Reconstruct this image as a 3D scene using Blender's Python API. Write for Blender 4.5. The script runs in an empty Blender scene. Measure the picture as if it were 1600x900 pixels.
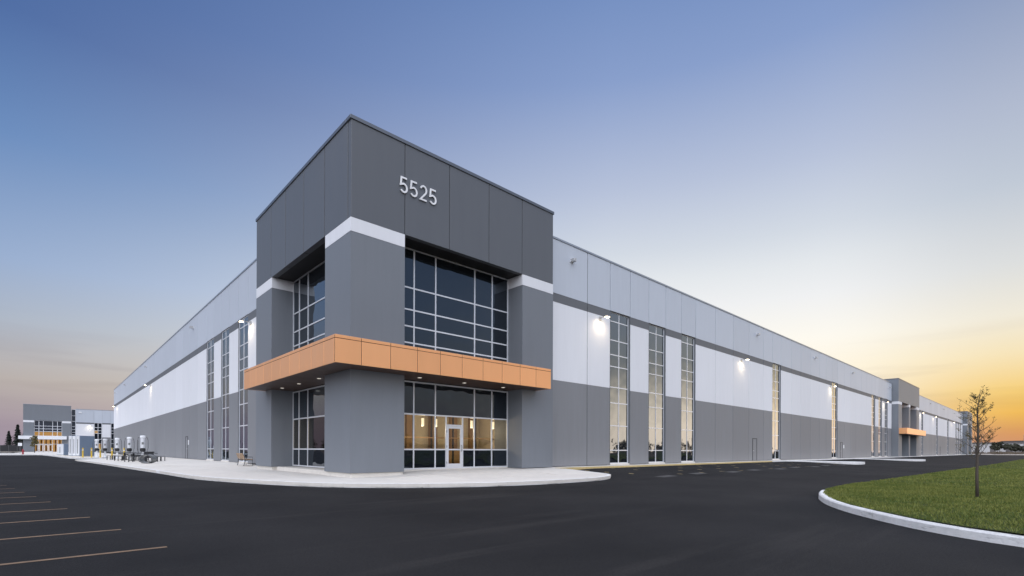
import bpy, bmesh, math, random
import numpy as np
from mathutils import Vector, Matrix
random.seed(7)
rng = np.random.default_rng(11)
sc = bpy.context.scene
COL = sc.collection
R = math.radians

# ------------------------------------------------------------------ camera
F, PX, PY, ROLL = 779.0, 800.0, 702.9, 0.0035
HEAD = R(47.2)
CAM = (-9.46, -20.48, 1.035)
cd = bpy.data.cameras.new('camera'); cam = bpy.data.objects.new('camera', cd); COL.objects.link(cam)
cd.sensor_width = 36.0; cd.lens = 36.0 * F / 1600.0; cd.shift_y = (PY - 450.0) / 1600.0
cd.clip_start = 0.1; cd.clip_end = 6000
cam.location = CAM
cam.matrix_world = (Matrix.Translation(CAM) @ Matrix.Rotation(HEAD - math.pi / 2, 4, 'Z')
                    @ Matrix.Rotation(math.pi / 2, 4, 'X') @ Matrix.Rotation(ROLL, 4, 'Z'))
sc.camera = cam

# ------------------------------------------------------------------ sky and sun
SUN_HEAD, SUN_EL = R(2.0), R(.8)   # the sun has just set, off to the right of the picture
GLOW_HEAD = R(-26.0)
GLOW, SKY_FILL = 2.7, 1.95
def lin(c):
    return tuple(((v / 255.0) / 12.92 if v <= 10 else (((v / 255.0) + .055) / 1.055) ** 2.4) for v in c)
world = bpy.data.worlds.new('World'); sc.world = world; world.use_nodes = True
nt = world.node_tree; N = nt.nodes; L = nt.links
for n in list(N): N.remove(n)
out = N.new('ShaderNodeOutputWorld'); bg = N.new('ShaderNodeBackground')
tc = N.new('ShaderNodeTexCoord')
def vm(op, a, b=None):
    n = N.new('ShaderNodeVectorMath'); n.operation = op
    for i, v in enumerate((a, b)):
        if v is None: continue
        if hasattr(v, 'links'): L.new(v, n.inputs[i])
        else: n.inputs[i].default_value = v
    return n
def ma(op, a, b=None, c=None, clamp=False):
    n = N.new('ShaderNodeMath'); n.operation = op; n.use_clamp = clamp
    for i, v in enumerate((a, b, c)):
        if v is None: continue
        if hasattr(v, 'links'): L.new(v, n.inputs[i])
        else: n.inputs[i].default_value = v
    return n.outputs[0]
dirv = vm('NORMALIZE', tc.outputs['Generated']).outputs[0]
sep = N.new('ShaderNodeSeparateXYZ'); L.new(dirv, sep.inputs[0])
elev = ma('MULTIPLY', ma('ARCSINE', sep.outputs[2]), 180 / math.pi)
flat = vm('NORMALIZE', vm('MULTIPLY', dirv, (1, 1, 0)).outputs[0]).outputs[0]
caz = vm('DOT_PRODUCT', flat, (math.cos(GLOW_HEAD), math.sin(GLOW_HEAD), 0)).outputs[1]
ang = ma('MULTIPLY', ma('ARCCOSINE', caz), 180 / math.pi)
def ramp(stops):
    n = N.new('ShaderNodeValToRGB'); cr = n.color_ramp; cr.interpolation = 'EASE' if False else 'LINEAR'
    L.new(ma('DIVIDE', elev, 90.0, clamp=True), n.inputs[0])
    els = cr.elements
    while len(els) > 1: els.remove(els[-1])
    els[0].position = stops[0][0] / 90; els[0].color = lin(stops[0][1]) + (1,)
    for d, c in stops[1:]:
        e = els.new(d / 90); e.color = lin(c) + (1,)
    return n.outputs[0]
near = ramp([(0, (205, 145, 115)), (1.5, (218, 156, 100)), (3.2, (240, 188, 92)), (5, (246, 208, 124)), (8, (246, 228, 186)), (11, (240, 234, 218)),
             (15, (220, 222, 222)), (18, (207, 212, 218)), (21, (192, 201, 214)), (27, (174, 184, 206)), (36, (130, 149, 187)),
             (45, (104, 131, 176)), (90, (60, 88, 142))])
mid = ramp([(0, (206, 184, 178)), (3, (234, 216, 194)), (5.5, (250, 238, 214)), (8, (255, 246, 226)), (11, (254, 250, 240)),
             (15, (240, 241, 242)), (18, (228, 232, 236)), (21, (211, 218, 228)), (27, (183, 194, 218)), (36, (137, 159, 203)),
             (45, (107, 136, 188)), (90, (62, 90, 144))])
away = ramp([(0, (155, 141, 158)), (2, (161, 147, 160)), (5.5, (180, 171, 168)), (8, (178, 178, 184)), (10.5, (168, 179, 196)),
             (15, (148, 171, 206)), (24, (101, 137, 188)), (32, (73, 105, 161)), (45, (62, 92, 148)), (90, (54, 80, 136))])
def azim(h):
    c = vm('DOT_PRODUCT', flat, (math.cos(R(h)), math.sin(R(h)), 0)).outputs[1]
    return ma('MULTIPLY', ma('ARCCOSINE', c), 180 / math.pi)
azn, azm = azim(-7), azim(14)
def fall(ang2, a, b):
    n = N.new('ShaderNodeMapRange'); n.interpolation_type = 'SMOOTHSTEP'; L.new(ang2, n.inputs[0])
    n.inputs[1].default_value = a; n.inputs[2].default_value = b; n.inputs[3].default_value = 1.0; n.inputs[4].default_value = 0.0
    return n.outputs[0]
mixm = N.new('ShaderNodeMix'); mixm.data_type = 'RGBA'
L.new(ma('MULTIPLY', ma('ADD', fall(azm, 22, 86), ma('SUBTRACT', 1.0, ma('DIVIDE', ma('SUBTRACT', azm, 22.0), 62.0, clamp=True))), .5), mixm.inputs[0])
L.new(away, mixm.inputs[6]); L.new(mid, mixm.inputs[7])
mixq = N.new('ShaderNodeMix'); mixq.data_type = 'RGBA'
L.new(fall(azn, 8, 23), mixq.inputs[0]); L.new(mixm.outputs[2], mixq.inputs[6]); L.new(near, mixq.inputs[7])
# the afterglow: low down the sky grows brighter towards the place where the sun has set
wb = N.new('ShaderNodeMapRange'); wb.interpolation_type = 'SMOOTHSTEP'; L.new(ang, wb.inputs[0])
for k_, v_ in zip((1, 2, 3, 4), (27.0, 5.0, 0.0, GLOW)): wb.inputs[k_].default_value = v_
we = N.new('ShaderNodeMapRange'); we.interpolation_type = 'SMOOTHSTEP'; L.new(elev, we.inputs[0])
for k_, v_ in zip((1, 2, 3, 4), (10.5, 1.5, 0.0, 1.0)): we.inputs[k_].default_value = v_
boost = ma('MULTIPLY', wb.outputs[0], we.outputs[0])
gcol = N.new('ShaderNodeVectorMath'); gcol.operation = 'SCALE'; gcol.inputs[0].default_value = (1.0, .79, .57); L.new(boost, gcol.inputs['Scale'])
sca = vm('ADD', mixq.outputs[2], gcol.outputs[0])
# unseen sky lobe added over and behind the viewer to light fronts and ground
vd = vm('DOT_PRODUCT', dirv, tuple(Vector((math.cos(R(217)), math.sin(R(217)), 1.25)).normalized())).outputs[1]
wv = N.new('ShaderNodeMapRange'); wv.interpolation_type = 'SMOOTHERSTEP'; L.new(vd, wv.inputs[0])
for k_, v_ in zip((1, 2, 3, 4), (0.16, 1.0, 0.0, SKY_FILL)): wv.inputs[k_].default_value = v_
vcol = N.new('ShaderNodeVectorMath'); vcol.operation = 'SCALE'; vcol.inputs[0].default_value = (.975, .975, 1.0); L.new(wv.outputs[0], vcol.inputs['Scale'])
mixs = vm('ADD', sca.outputs[0], vcol.outputs[0])
# thin streaks of haze cloud low over the horizon
mp = N.new('ShaderNodeMapping'); mp.inputs['Scale'].default_value = (2.2, 2.2, 26); mp.inputs['Rotation'].default_value = (0.02, 0.03, 0)
L.new(dirv, mp.inputs[0])
nz = N.new('ShaderNodeTexNoise'); nz.inputs['Scale'].default_value = 1.6; nz.inputs['Detail'].default_value = 4; nz.inputs['Roughness'].default_value = .5
L.new(mp.outputs[0], nz.inputs[0])
st = ma('MULTIPLY', ma('SUBTRACT', nz.outputs[0], 0.5), 3.0, clamp=True)
lowm = ma('SUBTRACT', 1.0, ma('DIVIDE', ma('ABSOLUTE', ma('SUBTRACT', elev, 6.0)), 6.0, clamp=True))
st = ma('MULTIPLY', ma('MULTIPLY', st, lowm), 0.62)
mixc = N.new('ShaderNodeMix'); mixc.data_type = 'RGBA'; mixc.blend_type = 'MULTIPLY'
L.new(st, mixc.inputs[0]); L.new(mixs.outputs[0], mixc.inputs[6]); mixc.inputs[7].default_value = (.62, .60, .66, 1)
sky = N.new('ShaderNodeTexSky'); sky.sky_type = 'NISHITA'; sky.sun_disc = False
sky.sun_elevation = SUN_EL; sky.sun_rotation = math.pi / 2 - SUN_HEAD; sky.dust_density = 4; sky.ozone_density = 3
sks = N.new('ShaderNodeMix'); sks.data_type = 'RGBA'; sks.blend_type = 'ADD'; sks.inputs[0].default_value = 0.003
L.new(mixc.outputs[2], sks.inputs[6]); L.new(sky.outputs[0], sks.inputs[7])
L.new(sks.outputs[2], bg.inputs[0]); bg.inputs[1].default_value = 1.0
L.new(bg.outputs[0], out.inputs[0])

sl = bpy.data.lights.new('sun', 'SUN'); sun = bpy.data.objects.new('sun', sl); COL.objects.link(sun)
sl.energy = 0.3; sl.angle = R(2); sl.color = (1, .72, .42)
sd = Vector((math.cos(SUN_HEAD) * math.cos(SUN_EL), math.sin(SUN_HEAD) * math.cos(SUN_EL), math.sin(SUN_EL)))
sun.rotation_euler = sd.to_track_quat('Z', 'Y').to_euler()
sc.view_settings.view_transform = 'Standard'; sc.view_settings.look = 'None'
sc.view_settings.exposure = 0.0; sc.view_settings.gamma = 1.0
sc.cycles.max_bounces = 6; sc.cycles.transparent_max_bounces = 12
sc.cycles.sample_clamp_indirect = 4.0

# ------------------------------------------------------------------ materials
def new_mat(name):
    m = bpy.data.materials.new(name); m.use_nodes = True
    t = m.node_tree
    return m, t.nodes, t.links, t.nodes['Principled BSDF']
def nnode(N, kind, **kw):
    n = N.new(kind)
    for k, v in kw.items():
        if k in n.inputs: n.inputs[k].default_value = v
        else: setattr(n, k, v)
    return n
def paint(name, col, rough=.5, metal=0.0, var=.05, scale=1.5, streak=(1, 1, .12), bump=.0, bscale=60, rnd=.05, spec=.5, coat=0):
    """solid colour with soft weathering, fine relief and a small difference from piece to piece"""
    m, N, L, b = new_mat(name)
    tc = N.new('ShaderNodeTexCoord')
    mp = nnode(N, 'ShaderNodeMapping', Scale=streak); L.new(tc.outputs['Object'], mp.inputs[0])
    n1 = nnode(N, 'ShaderNodeTexNoise', Scale=scale, Detail=6.0, Roughness=.6); L.new(mp.outputs[0], n1.inputs['Vector'])
    oi = N.new('ShaderNodeObjectInfo')
    a = nnode(N, 'ShaderNodeMath', operation='MULTIPLY_ADD'); L.new(n1.outputs[0], a.inputs[0]); a.inputs[1].default_value = 2 * var; a.inputs[2].default_value = 1 - var
    r = nnode(N, 'ShaderNodeMath', operation='MULTIPLY_ADD'); L.new(oi.outputs['Random'], r.inputs[0]); r.inputs[1].default_value = 2 * rnd; r.inputs[2].default_value = 1 - rnd
    mu = nnode(N, 'ShaderNodeMath', operation='MULTIPLY'); L.new(a.outputs[0], mu.inputs[0]); L.new(r.outputs[0], mu.inputs[1])
    vm = nnode(N, 'ShaderNodeVectorMath', operation='SCALE'); vm.inputs[0].default_value = col; L.new(mu.outputs[0], vm.inputs['Scale'])
    L.new(vm.outputs[0], b.inputs['Base Color'])
    rr = nnode(N, 'ShaderNodeMath', operation='MULTIPLY_ADD'); L.new(n1.outputs[0], rr.inputs[0]); rr.inputs[1].default_value = .2; rr.inputs[2].default_value = rough - .1
    L.new(rr.outputs[0], b.inputs['Roughness'])
    b.inputs['Metallic'].default_value = metal; b.inputs['Specular IOR Level'].default_value = spec
    b.inputs['Coat Weight'].default_value = coat
    if bump:
        n2 = nnode(N, 'ShaderNodeTexNoise', Scale=bscale, Detail=4.0); L.new(tc.outputs['Object'], n2.inputs['Vector'])
        bp = nnode(N, 'ShaderNodeBump', Strength=bump, Distance=.02); L.new(n2.outputs[0], bp.inputs['Height']); L.new(bp.outputs[0], b.inputs['Normal'])
    return m
def emit(name, col, s):
    m, N, L, b = new_mat(name)
    b.inputs['Base Color'].default_value = (.8, .8, .8, 1)
    b.inputs['Emission Color'].default_value = col + (1,); b.inputs['Emission Strength'].default_value = s
    return m
def dark_glass(name, ior, tint=(.010, .012, .016), wav=.02, spec=(.8, .9, 1.0)):
    m, N, L, b = new_mat(name)
    b.inputs['Base Color'].default_value = tint + (1,); b.inputs['Roughness'].default_value = .012; b.inputs['IOR'].default_value = ior; b.inputs['Specular Tint'].default_value = spec + (1,)
    tc = N.new('ShaderNodeTexCoord'); n2 = nnode(N, 'ShaderNodeTexNoise', Scale=.9, Detail=1.0); L.new(tc.outputs['Object'], n2.inputs['Vector'])
    bp = nnode(N, 'ShaderNodeBump', Strength=wav, Distance=1.0); L.new(n2.outputs[0], bp.inputs['Height']); L.new(bp.outputs[0], b.inputs['Normal'])
    return m
def clear_glass(name, ior, tint=(.80, .78, .74)):
    m, N, L, b = new_mat(name); N.remove(b)
    o = N['Material Output']
    tr = nnode(N, 'ShaderNodeBsdfTransparent'); tr.inputs[0].default_value = tint + (1,)
    gl = nnode(N, 'ShaderNodeBsdfGlossy'); gl.inputs['Roughness'].default_value = .01
    fr = nnode(N, 'ShaderNodeFresnel', IOR=ior); mx = N.new('ShaderNodeMixShader')
    ge = N.new('ShaderNodeNewGeometry'); iv = nnode(N, 'ShaderNodeMath', operation='SUBTRACT'); iv.inputs[0].default_value = 1.0; L.new(ge.outputs['Backfacing'], iv.inputs[1])
    mu = nnode(N, 'ShaderNodeMath', operation='MULTIPLY'); L.new(fr.outputs[0], mu.inputs[0]); L.new(iv.outputs[0], mu.inputs[1]); L.new(mu.outputs[0], mx.inputs[0]); L.new(tr.outputs[0], mx.inputs[1]); L.new(gl.outputs[0], mx.inputs[2]); L.new(mx.outputs[0], o.inputs[0])
    return m
M = {}
M['white'] = paint('wall_white', (.80, .815, .85), .62, var=.05, scale=2.6, bump=.05, rnd=.028)
M['upper'] = paint('wall_pale_blue_grey', (.53, .575, .645), .5, var=.06, scale=2.6, bump=.05, rnd=.035)
M['grey'] = paint('wall_mid_grey', (.228, .236, .252), .6, var=.13, scale=2.6, bump=.06, rnd=.04)
M['stripe'] = paint('wall_stripe_grey', (.135, .145, .16), .6, var=.05, rnd=.02)
M['tower'] = paint('tower_dark_grey', (.188, .206, .232), .55, scale=2.6, var=.09, bump=.04, rnd=.02)
M['fascia'] = paint('fascia_charcoal', (.116, .127, .144), .5, scale=2.6, var=.09, bump=.04, rnd=.02)
M['gap'] = paint('joint_sealant', (.03, .032, .036), .8)
M['alu'] = paint('silver_aluminium', (.74, .76, .80), .35, metal=.25, var=.03)
M['coping'] = paint('metal_coping', (.34, .37, .42), .4, metal=.5)
M['dcoping'] = paint('dark_coping', (.13, .145, .17), .4, metal=.4)
M['copper'] = paint('copper_orange_panel', (.95, .46, .205), .36, metal=.42, var=.05, rnd=.05, coat=.15, bump=.35, bscale=1.3)
M['copgap'] = paint('copper_joint', (.10, .045, .02), .7)
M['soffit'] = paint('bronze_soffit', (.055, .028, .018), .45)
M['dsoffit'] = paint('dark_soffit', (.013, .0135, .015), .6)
M['glass'] = dark_glass('reflective_glass', 2.6)
M['tglass'] = dark_glass('tower_glass', 1.8, spec=(.66, .82, 1.0))
M['glass2'] = dark_glass('reflective_glass_west', 4.2)
M['tglass2'] = dark_glass('tower_glass_west', 2.7, spec=(.75, .88, 1.0))
M['lglass'] = clear_glass('lobby_glass', 1.75)
M['nglass'] = clear_glass('neighbour_glass', 1.5, (.8, .78, .7))
M['concrete'] = paint('concrete', (.70, .665, .61), .85, var=.15, scale=2.5, streak=(1, 1, 1), bump=.25, bscale=40, rnd=.035)
M['kerb'] = paint('kerb_concrete', (.74, .74, .735), .85, var=.24, scale=5, streak=(1, 1, 1), bump=.4, bscale=30, rnd=.04)
def scuffed(m):
    N, L = m.node_tree.nodes, m.node_tree.links; b = N['Principled BSDF']
    src = b.inputs['Base Color'].links[0].from_socket
    tc = N.new('ShaderNodeTexCoord'); mp = nnode(N, 'ShaderNodeMapping', Scale=(1, 1, 7)); L.new(tc.outputs['Object'], mp.inputs[0])
    n = nnode(N, 'ShaderNodeTexNoise', Scale=2.6, Detail=9.0, Roughness=.78); L.new(mp.outputs[0], n.inputs['Vector'])
    cr = N.new('ShaderNodeValToRGB'); e = cr.color_ramp.elements; e[0].position = .56; e[0].color = (0, 0, 0, 1); e[1].position = .70; e[1].color = (.8, .8, .8, 1); L.new(n.outputs[0], cr.inputs[0])
    mx = nnode(N, 'ShaderNodeMix', data_type='RGBA'); L.new(cr.outputs[0], mx.inputs[0]); L.new(src, mx.inputs[6]); mx.inputs[7].default_value = (.22, .215, .21, 1)
    L.new(mx.outputs[2], b.inputs['Base Color'])
scuffed(M['kerb'])
M['beige'] = paint('lobby_plaster', (.62, .56, .44), .8)
M['wood'] = paint('lobby_wood', (.30, .19, .095), .6, var=.2, scale=8, streak=(4, 4, .2))
M['lfloor'] = paint('lobby_floor', (.42, .38, .32), .4)
M['black'] = paint('black_plastic', (.018, .018, .02), .5)
M['dmetal'] = paint('dark_steel', (.06, .062, .068), .45, metal=.5)
M['gmetal'] = paint('grey_steel', (.23, .235, .24), .4, metal=.6, var=.2, scale=20)
M['yellow'] = paint('yellow_paint', (.68, .46, .05), .55, var=.12, scale=5)
M['yline'] = paint('yellow_kerb_paint', (.62, .48, .23), .8, var=.25, scale=6, streak=(1, 1, 1))
M['pline'] = paint('worn_line_paint', (.21, .135, .082), .85, var=.6, scale=9, streak=(1, 1, 1))
M['wline'] = paint('pale_mark_paint', (.062, .059, .058), .85, var=.4, scale=5, streak=(1, 1, 1))
M['cwhite'] = paint('charger_white', (.78, .80, .83), .35, coat=.2)
M['cblue'] = paint('cabinet_blue_grey', (.17, .225, .31), .45)
M['red'] = paint('hydrant_red', (.30, .015, .03), .45)
M['bwood'] = paint('bench_wood', (.40, .27, .165), .65, var=.25, scale=12, streak=(1, .2, 4))
M['bark'] = paint('bark', (.085, .068, .055), .9, var=.3, scale=15, streak=(1, 1, .2), bump=.6, bscale=30)
M['leaf'] = paint('leaf_green', (.135, .11, .03), .6, var=.3, scale=4, rnd=.1)
M['pine'] = paint('dark_needles', (.022, .032, .026), .8, var=.4, scale=2)
M['scrub'] = paint('dry_scrub', (.13, .10, .07), .9, var=.4, scale=.6)
M['bush'] = paint('distant_foliage', (.055, .055, .035), .8, var=.4, scale=.6)
M['lamp'] = emit('lamp_lens', (1.0, .80, .50), 30)
M['down'] = emit('downlight_lens', (1.0, .9, .75), .55)
M['pend'] = emit('pendant_shade', (1.0, .86, .58), 1.5)
M['warm'] = emit('lit_room', (1.0, .56, .16), .55)
M['warm2'] = paint('lit_room_wood', (.55, .30, .08), .7, var=.5, scale=3, streak=(1, 1, .3))
M['vent'] = paint('spout_metal', (.5, .5, .5), .4, metal=.6)
M['sign'] = paint('sign_white', (.85, .86, .88), .5)
M['farwhite'] = paint('far_white_wall', (.55, .55, .56), .7)
M['fardark'] = paint('far_dark_roof', (.14, .13, .13), .8)

def asphalt():
    m, N, L, b = new_mat('asphalt')
    tc = N.new('ShaderNodeTexCoord')
    n1 = nnode(N, 'ShaderNodeTexNoise', Scale=.18, Detail=5.0, Roughness=.6); L.new(tc.outputs['Object'], n1.inputs['Vector'])
    mp = nnode(N, 'ShaderNodeMapping', Scale=(.10, 1.1, 1)); mp.inputs['Rotation'].default_value = (0, 0, .12); L.new(tc.outputs['Object'], mp.inputs[0])
    n2 = nnode(N, 'ShaderNodeTexNoise', Scale=1.2, Detail=4.0, Roughness=.65); L.new(mp.outputs[0], n2.inputs['Vector'])
    n3 = nnode(N, 'ShaderNodeTexNoise', Scale=160, Detail=2.0); L.new(tc.outputs['Object'], n3.inputs['Vector'])
    vo = nnode(N, 'ShaderNodeTexVoronoi', Scale=110.0); L.new(tc.outputs['Object'], vo.inputs['Vector'])
    cr = N.new('ShaderNodeValToRGB'); e = cr.color_ramp.elements
    e[0].position = .30; e[0].color = (.0135, .0135, .0145, 1); e[1].position = .72; e[1].color = (.030, .029, .0295, 1)
    L.new(n1.outputs[0], cr.inputs[0])
    c2 = N.new('ShaderNodeValToRGB'); e = c2.color_ramp.elements
    e[0].position = .56; e[0].color = (0, 0, 0, 1); e[1].position = .80; e[1].color = (.22, .22, .22, 1); L.new(n2.outputs[0], c2.inputs[0])
    mx = nnode(N, 'ShaderNodeMix', data_type='RGBA'); L.new(c2.outputs[0], mx.inputs[0]); L.new(cr.outputs[0], mx.inputs[6]); mx.inputs[7].default_value = (.085, .078, .073, 1)
    n4 = nnode(N, 'ShaderNodeTexNoise', Scale=34, Detail=3.0, Roughness=.7); L.new(tc.outputs['Object'], n4.inputs['Vector'])
    sm = nnode(N, 'ShaderNodeMath', operation='ADD'); L.new(n3.outputs[0], sm.inputs[0]); L.new(n4.outputs[0], sm.inputs[1])
    sc_ = nnode(N, 'ShaderNodeMath', operation='MULTIPLY_ADD'); L.new(sm.outputs[0], sc_.inputs[0]); sc_.inputs[1].default_value = 1.7; sc_.inputs[2].default_value = -.7
    vs = nnode(N, 'ShaderNodeVectorMath', operation='SCALE'); L.new(mx.outputs[2], vs.inputs[0]); L.new(sc_.outputs[0], vs.inputs['Scale'])
    L.new(vs.outputs[0], b.inputs['Base Color'])
    b.inputs['Roughness'].default_value = .88; b.inputs['Specular IOR Level'].default_value = .12
    bp = nnode(N, 'ShaderNodeBump', Strength=.5, Distance=.008); L.new(vo.outputs['Distance'], bp.inputs['Height']); L.new(bp.outputs[0], b.inputs['Normal'])
    return m
M['asphalt'] = asphalt()
def soil(name, a, c, s):
    m, N, L, b = new_mat(name)
    tc = N.new('ShaderNodeTexCoord'); n1 = nnode(N, 'ShaderNodeTexNoise', Scale=s, Detail=8.0, Roughness=.65); L.new(tc.outputs['Object'], n1.inputs['Vector'])
    cr = N.new('ShaderNodeValToRGB'); e = cr.color_ramp.elements
    e[0].position = .33; e[0].color = a + (1,); e[1].position = .68; e[1].color = c + (1,); L.new(n1.outputs[0], cr.inputs[0]); L.new(cr.outputs[0], b.inputs['Base Color'])
    b.inputs['Roughness'].default_value = .95; b.inputs['Specular IOR Level'].default_value = .15
    return m
M['field'] = soil('dry_field', (.085, .062, .045), (.16, .125, .085), .08)
M['turf'] = soil('turf_soil', (.030, .042, .012), (.055, .070, .020), 2.2)
M['sand'] = soil('pale_gravel', (.34, .30, .26), (.46, .42, .37), .5)
def grass_mat():
    m, N, L, b = new_mat('grass_blade')
    g = N.new('ShaderNodeNewGeometry')
    tc = N.new('ShaderNodeTexCoord'); n1 = nnode(N, 'ShaderNodeTexNoise', Scale=.7, Detail=6.0, Roughness=.7); L.new(tc.outputs['Object'], n1.inputs['Vector'])
    ad = nnode(N, 'ShaderNodeMath', operation='ADD'); L.new(n1.outputs[0], ad.inputs[0])
    mr = nnode(N, 'ShaderNodeMath', operation='MULTIPLY_ADD'); L.new(g.outputs['Random Per Island'], mr.inputs[0]); mr.inputs[1].default_value = .5; mr.inputs[2].default_value = -.25
    L.new(mr.outputs[0], ad.inputs[1])
    cr = N.new('ShaderNodeValToRGB'); e = cr.color_ramp.elements
    e[0].position = .25; e[0].color = (.055, .095, .012, 1); e[1].position = .78; e[1].color = (.24, .245, .055, 1)
    L.new(ad.outputs[0], cr.inputs[0]); L.new(cr.outputs[0], b.inputs['Base Color']); b.inputs['Roughness'].default_value = .6
    b.inputs['Specular IOR Level'].default_value = .3
    return m
M['grass'] = grass_mat()

# ------------------------------------------------------------------ mesh helpers
class MB:
    def __init__(s): s.v = []; s.f = []; s.m = []
    def quad(s, pts, mi=0):
        k = len(s.v); s.v += [tuple(p) for p in pts]; s.f.append(tuple(range(k, k + len(pts)))); s.m.append(mi); return s
    def box(s, a, b, mi=0, c=0.0, T=None):
        x0, x1 = sorted((a[0], b[0])); y0, y1 = sorted((a[1], b[1])); z0, z1 = sorted((a[2], b[2]))
        T = T or (lambda p: p); k = len(s.v)
        if c <= 0:
            s.v += [T(p) for p in ((x0, y0, z0), (x1, y0, z0), (x1, y1, z0), (x0, y1, z0), (x0, y0, z1), (x1, y0, z1), (x1, y1, z1), (x0, y1, z1))]
            fs = [(0, 3, 2, 1), (4, 5, 6, 7), (0, 1, 5, 4), (1, 2, 6, 5), (2, 3, 7, 6), (3, 0, 4, 7)]
        else:
            r = []
            for z, i in ((z0, c), (z0 + c, 0), (z1 - c, 0), (z1, c)):
                r += [(x0 + i + (c if not i else 0), y0 + i, z), (x1 - i - (c if not i else 0), y0 + i, z), (x1 - i, y0 + i + (c if not i else 0), z), (x1 - i, y1 - i - (c if not i else 0), z),
                      (x1 - i - (c if not i else 0), y1 - i, z), (x0 + i + (c if not i else 0), y1 - i, z), (x0 + i, y1 - i - (c if not i else 0), z), (x0 + i, y0 + i + (c if not i else 0), z)]
            s.v += [T(p) for p in r]
            fs = [tuple(range(7, -1, -1)), tuple(range(24, 32))]
            for l in range(3):
                for j in range(8): fs.append((l * 8 + j, l * 8 + (j + 1) % 8, l * 8 + 8 + (j + 1) % 8, l * 8 + 8 + j))
        for f in fs: s.f.append(tuple(k + i for i in f)); s.m.append(mi)
        return s
    def tube(s, pts, rad, n=8, mi=0, caps=True):
        pts = [Vector(p) for p in pts]; rad = rad if hasattr(rad, '__len__') else [rad] * len(pts)
        k = len(s.v); up = Vector((0, 0, 1))
        for i, p in enumerate(pts):
            d = (pts[min(i + 1, len(pts) - 1)] - pts[max(i - 1, 0)]).normalized()
            a = d.cross(up if abs(d.z) < .95 else Vector((1, 0, 0))).normalized(); b = d.cross(a)
            for j in range(n):
                t = 2 * math.pi * j / n; s.v.append(tuple(p + (a * math.cos(t) + b * math.sin(t)) * rad[i]))
        for i in range(len(pts) - 1):
            for j in range(n):
                s.f.append((k + i * n + j, k + i * n + (j + 1) % n, k + (i + 1) * n + (j + 1) % n, k + (i + 1) * n + j)); s.m.append(mi)
        if caps:
            s.f.append(tuple(k + j for j in range(n - 1, -1, -1))); s.m.append(mi)
            e = k + (len(pts) - 1) * n; s.f.append(tuple(e + j for j in range(n))); s.m.append(mi)
        return s
    def lathe(s, prof, c=(0, 0, 0), n=14, mi=0):
        k = len(s.v)
        for r, z in prof:
            for j in range(n):
                t = 2 * math.pi * j / n; s.v.append((c[0] + r * math.cos(t), c[1] + r * math.sin(t), c[2] + z))
        for i in range(len(prof) - 1):
            for j in range(n): s.f.append((k + i * n + j, k + i * n + (j + 1) % n, k + (i + 1) * n + (j + 1) % n, k + (i + 1) * n + j)); s.m.append(mi)
        s.f.append(tuple(k + j for j in range(n - 1, -1, -1))); s.m.append(mi)
        e = k + (len(prof) - 1) * n; s.f.append(tuple(e + j for j in range(n))); s.m.append(mi)
        return s
    def build(s, name, mats, parent=None, smooth=False, fix=True, **props):
        me = bpy.data.meshes.new(name); me.from_pydata(s.v, [], s.f)
        mats = mats if isinstance(mats, (list, tuple)) else [mats]
        for m in mats: me.materials.append(M[m] if isinstance(m, str) else m)
        me.polygons.foreach_set('material_index', s.m)
        if fix:
            bm = bmesh.new(); bm.from_mesh(me); bmesh.ops.recalc_face_normals(bm, faces=bm.faces); bm.to_mesh(me); bm.free()
        if smooth:
            me.polygons.foreach_set('use_smooth', [True] * len(me.polygons))
        me.update()
        o = bpy.data.objects.new(name, me); COL.objects.link(o)
        if parent: o.parent = parent
        for k, v in props.items(): o[k] = v
        return o
def thing(name, label, cat, loc=(0, 0, 0), rz=0.0, group=None):
    o = bpy.data.objects.new(name, None); COL.objects.link(o); o.location = loc; o.rotation_euler = (0, 0, rz)
    o.empty_display_size = .2
    o['label'] = label; o['category'] = cat
    if group: o['group'] = group
    return o
def dup(root, loc, rz=None, label=None):
    def cp(o, par):
        c = o.copy(); COL.objects.link(c); c.parent = par
        for ch in list(o.children): cp(ch, c)
        return c
    r = cp(root, None); r.location = loc
    if rz is not None: r.rotation_euler = (0, 0, rz)
    if label: r['label'] = label
    return r
def S(x, a, b):
    t = min(1.0, max(0.0, (x - a) / (b - a))); return t * t * (3 - 2 * t)

# frames: (u along the wall, n inward, z)
YR, XL = 0.8, 1.2
fR = lambda p: (p[0], p[1] + YR, p[2])
fL = lambda p: (p[1] + XL, p[0], p[2])
tR = lambda p: (p[0], p[1], p[2])
tL = lambda p: (p[1], p[0], p[2])

# ------------------------------------------------------------------ ground
def zA(x, y):   # the lot falls gently away from the long wall
    return -.35 + .21 * S(x, 11, 16) * S(y, -8, -1.6)
def sheet(name, xs, ys, zf, mat, **props):
    b = MB(); nx, ny = len(xs), len(ys)
    b.v = [(x, y, zf(x, y)) for y in ys for x in xs]
    for j in range(ny - 1):
        for i in range(nx - 1): b.f.append((j * nx + i, j * nx + i + 1, (j + 1) * nx + i + 1, (j + 1) * nx + i)); b.m.append(0)
    return b.build(name, mat, fix=False, smooth=True, **props)
sheet('ground', [-3000, -400, 0, 400, 3000], [-3000, -400, 0, 400, 3000], lambda x, y: -.5, 'field', kind='structure')
sheet('asphalt_lot', [-120, -60, -30, -15, -8, 0, 5, 8] + [9 + i for i in range(12)] + [24, 30, 40, 60, 90, 130, 180, 250],
      [-90, -50, -30, -20, -15, -12] + [-10 + i * .75 for i in range(15)] + [3, 10, 20, 50, 100, 150, 200, 225], zA, 'asphalt', kind='structure')

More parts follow.
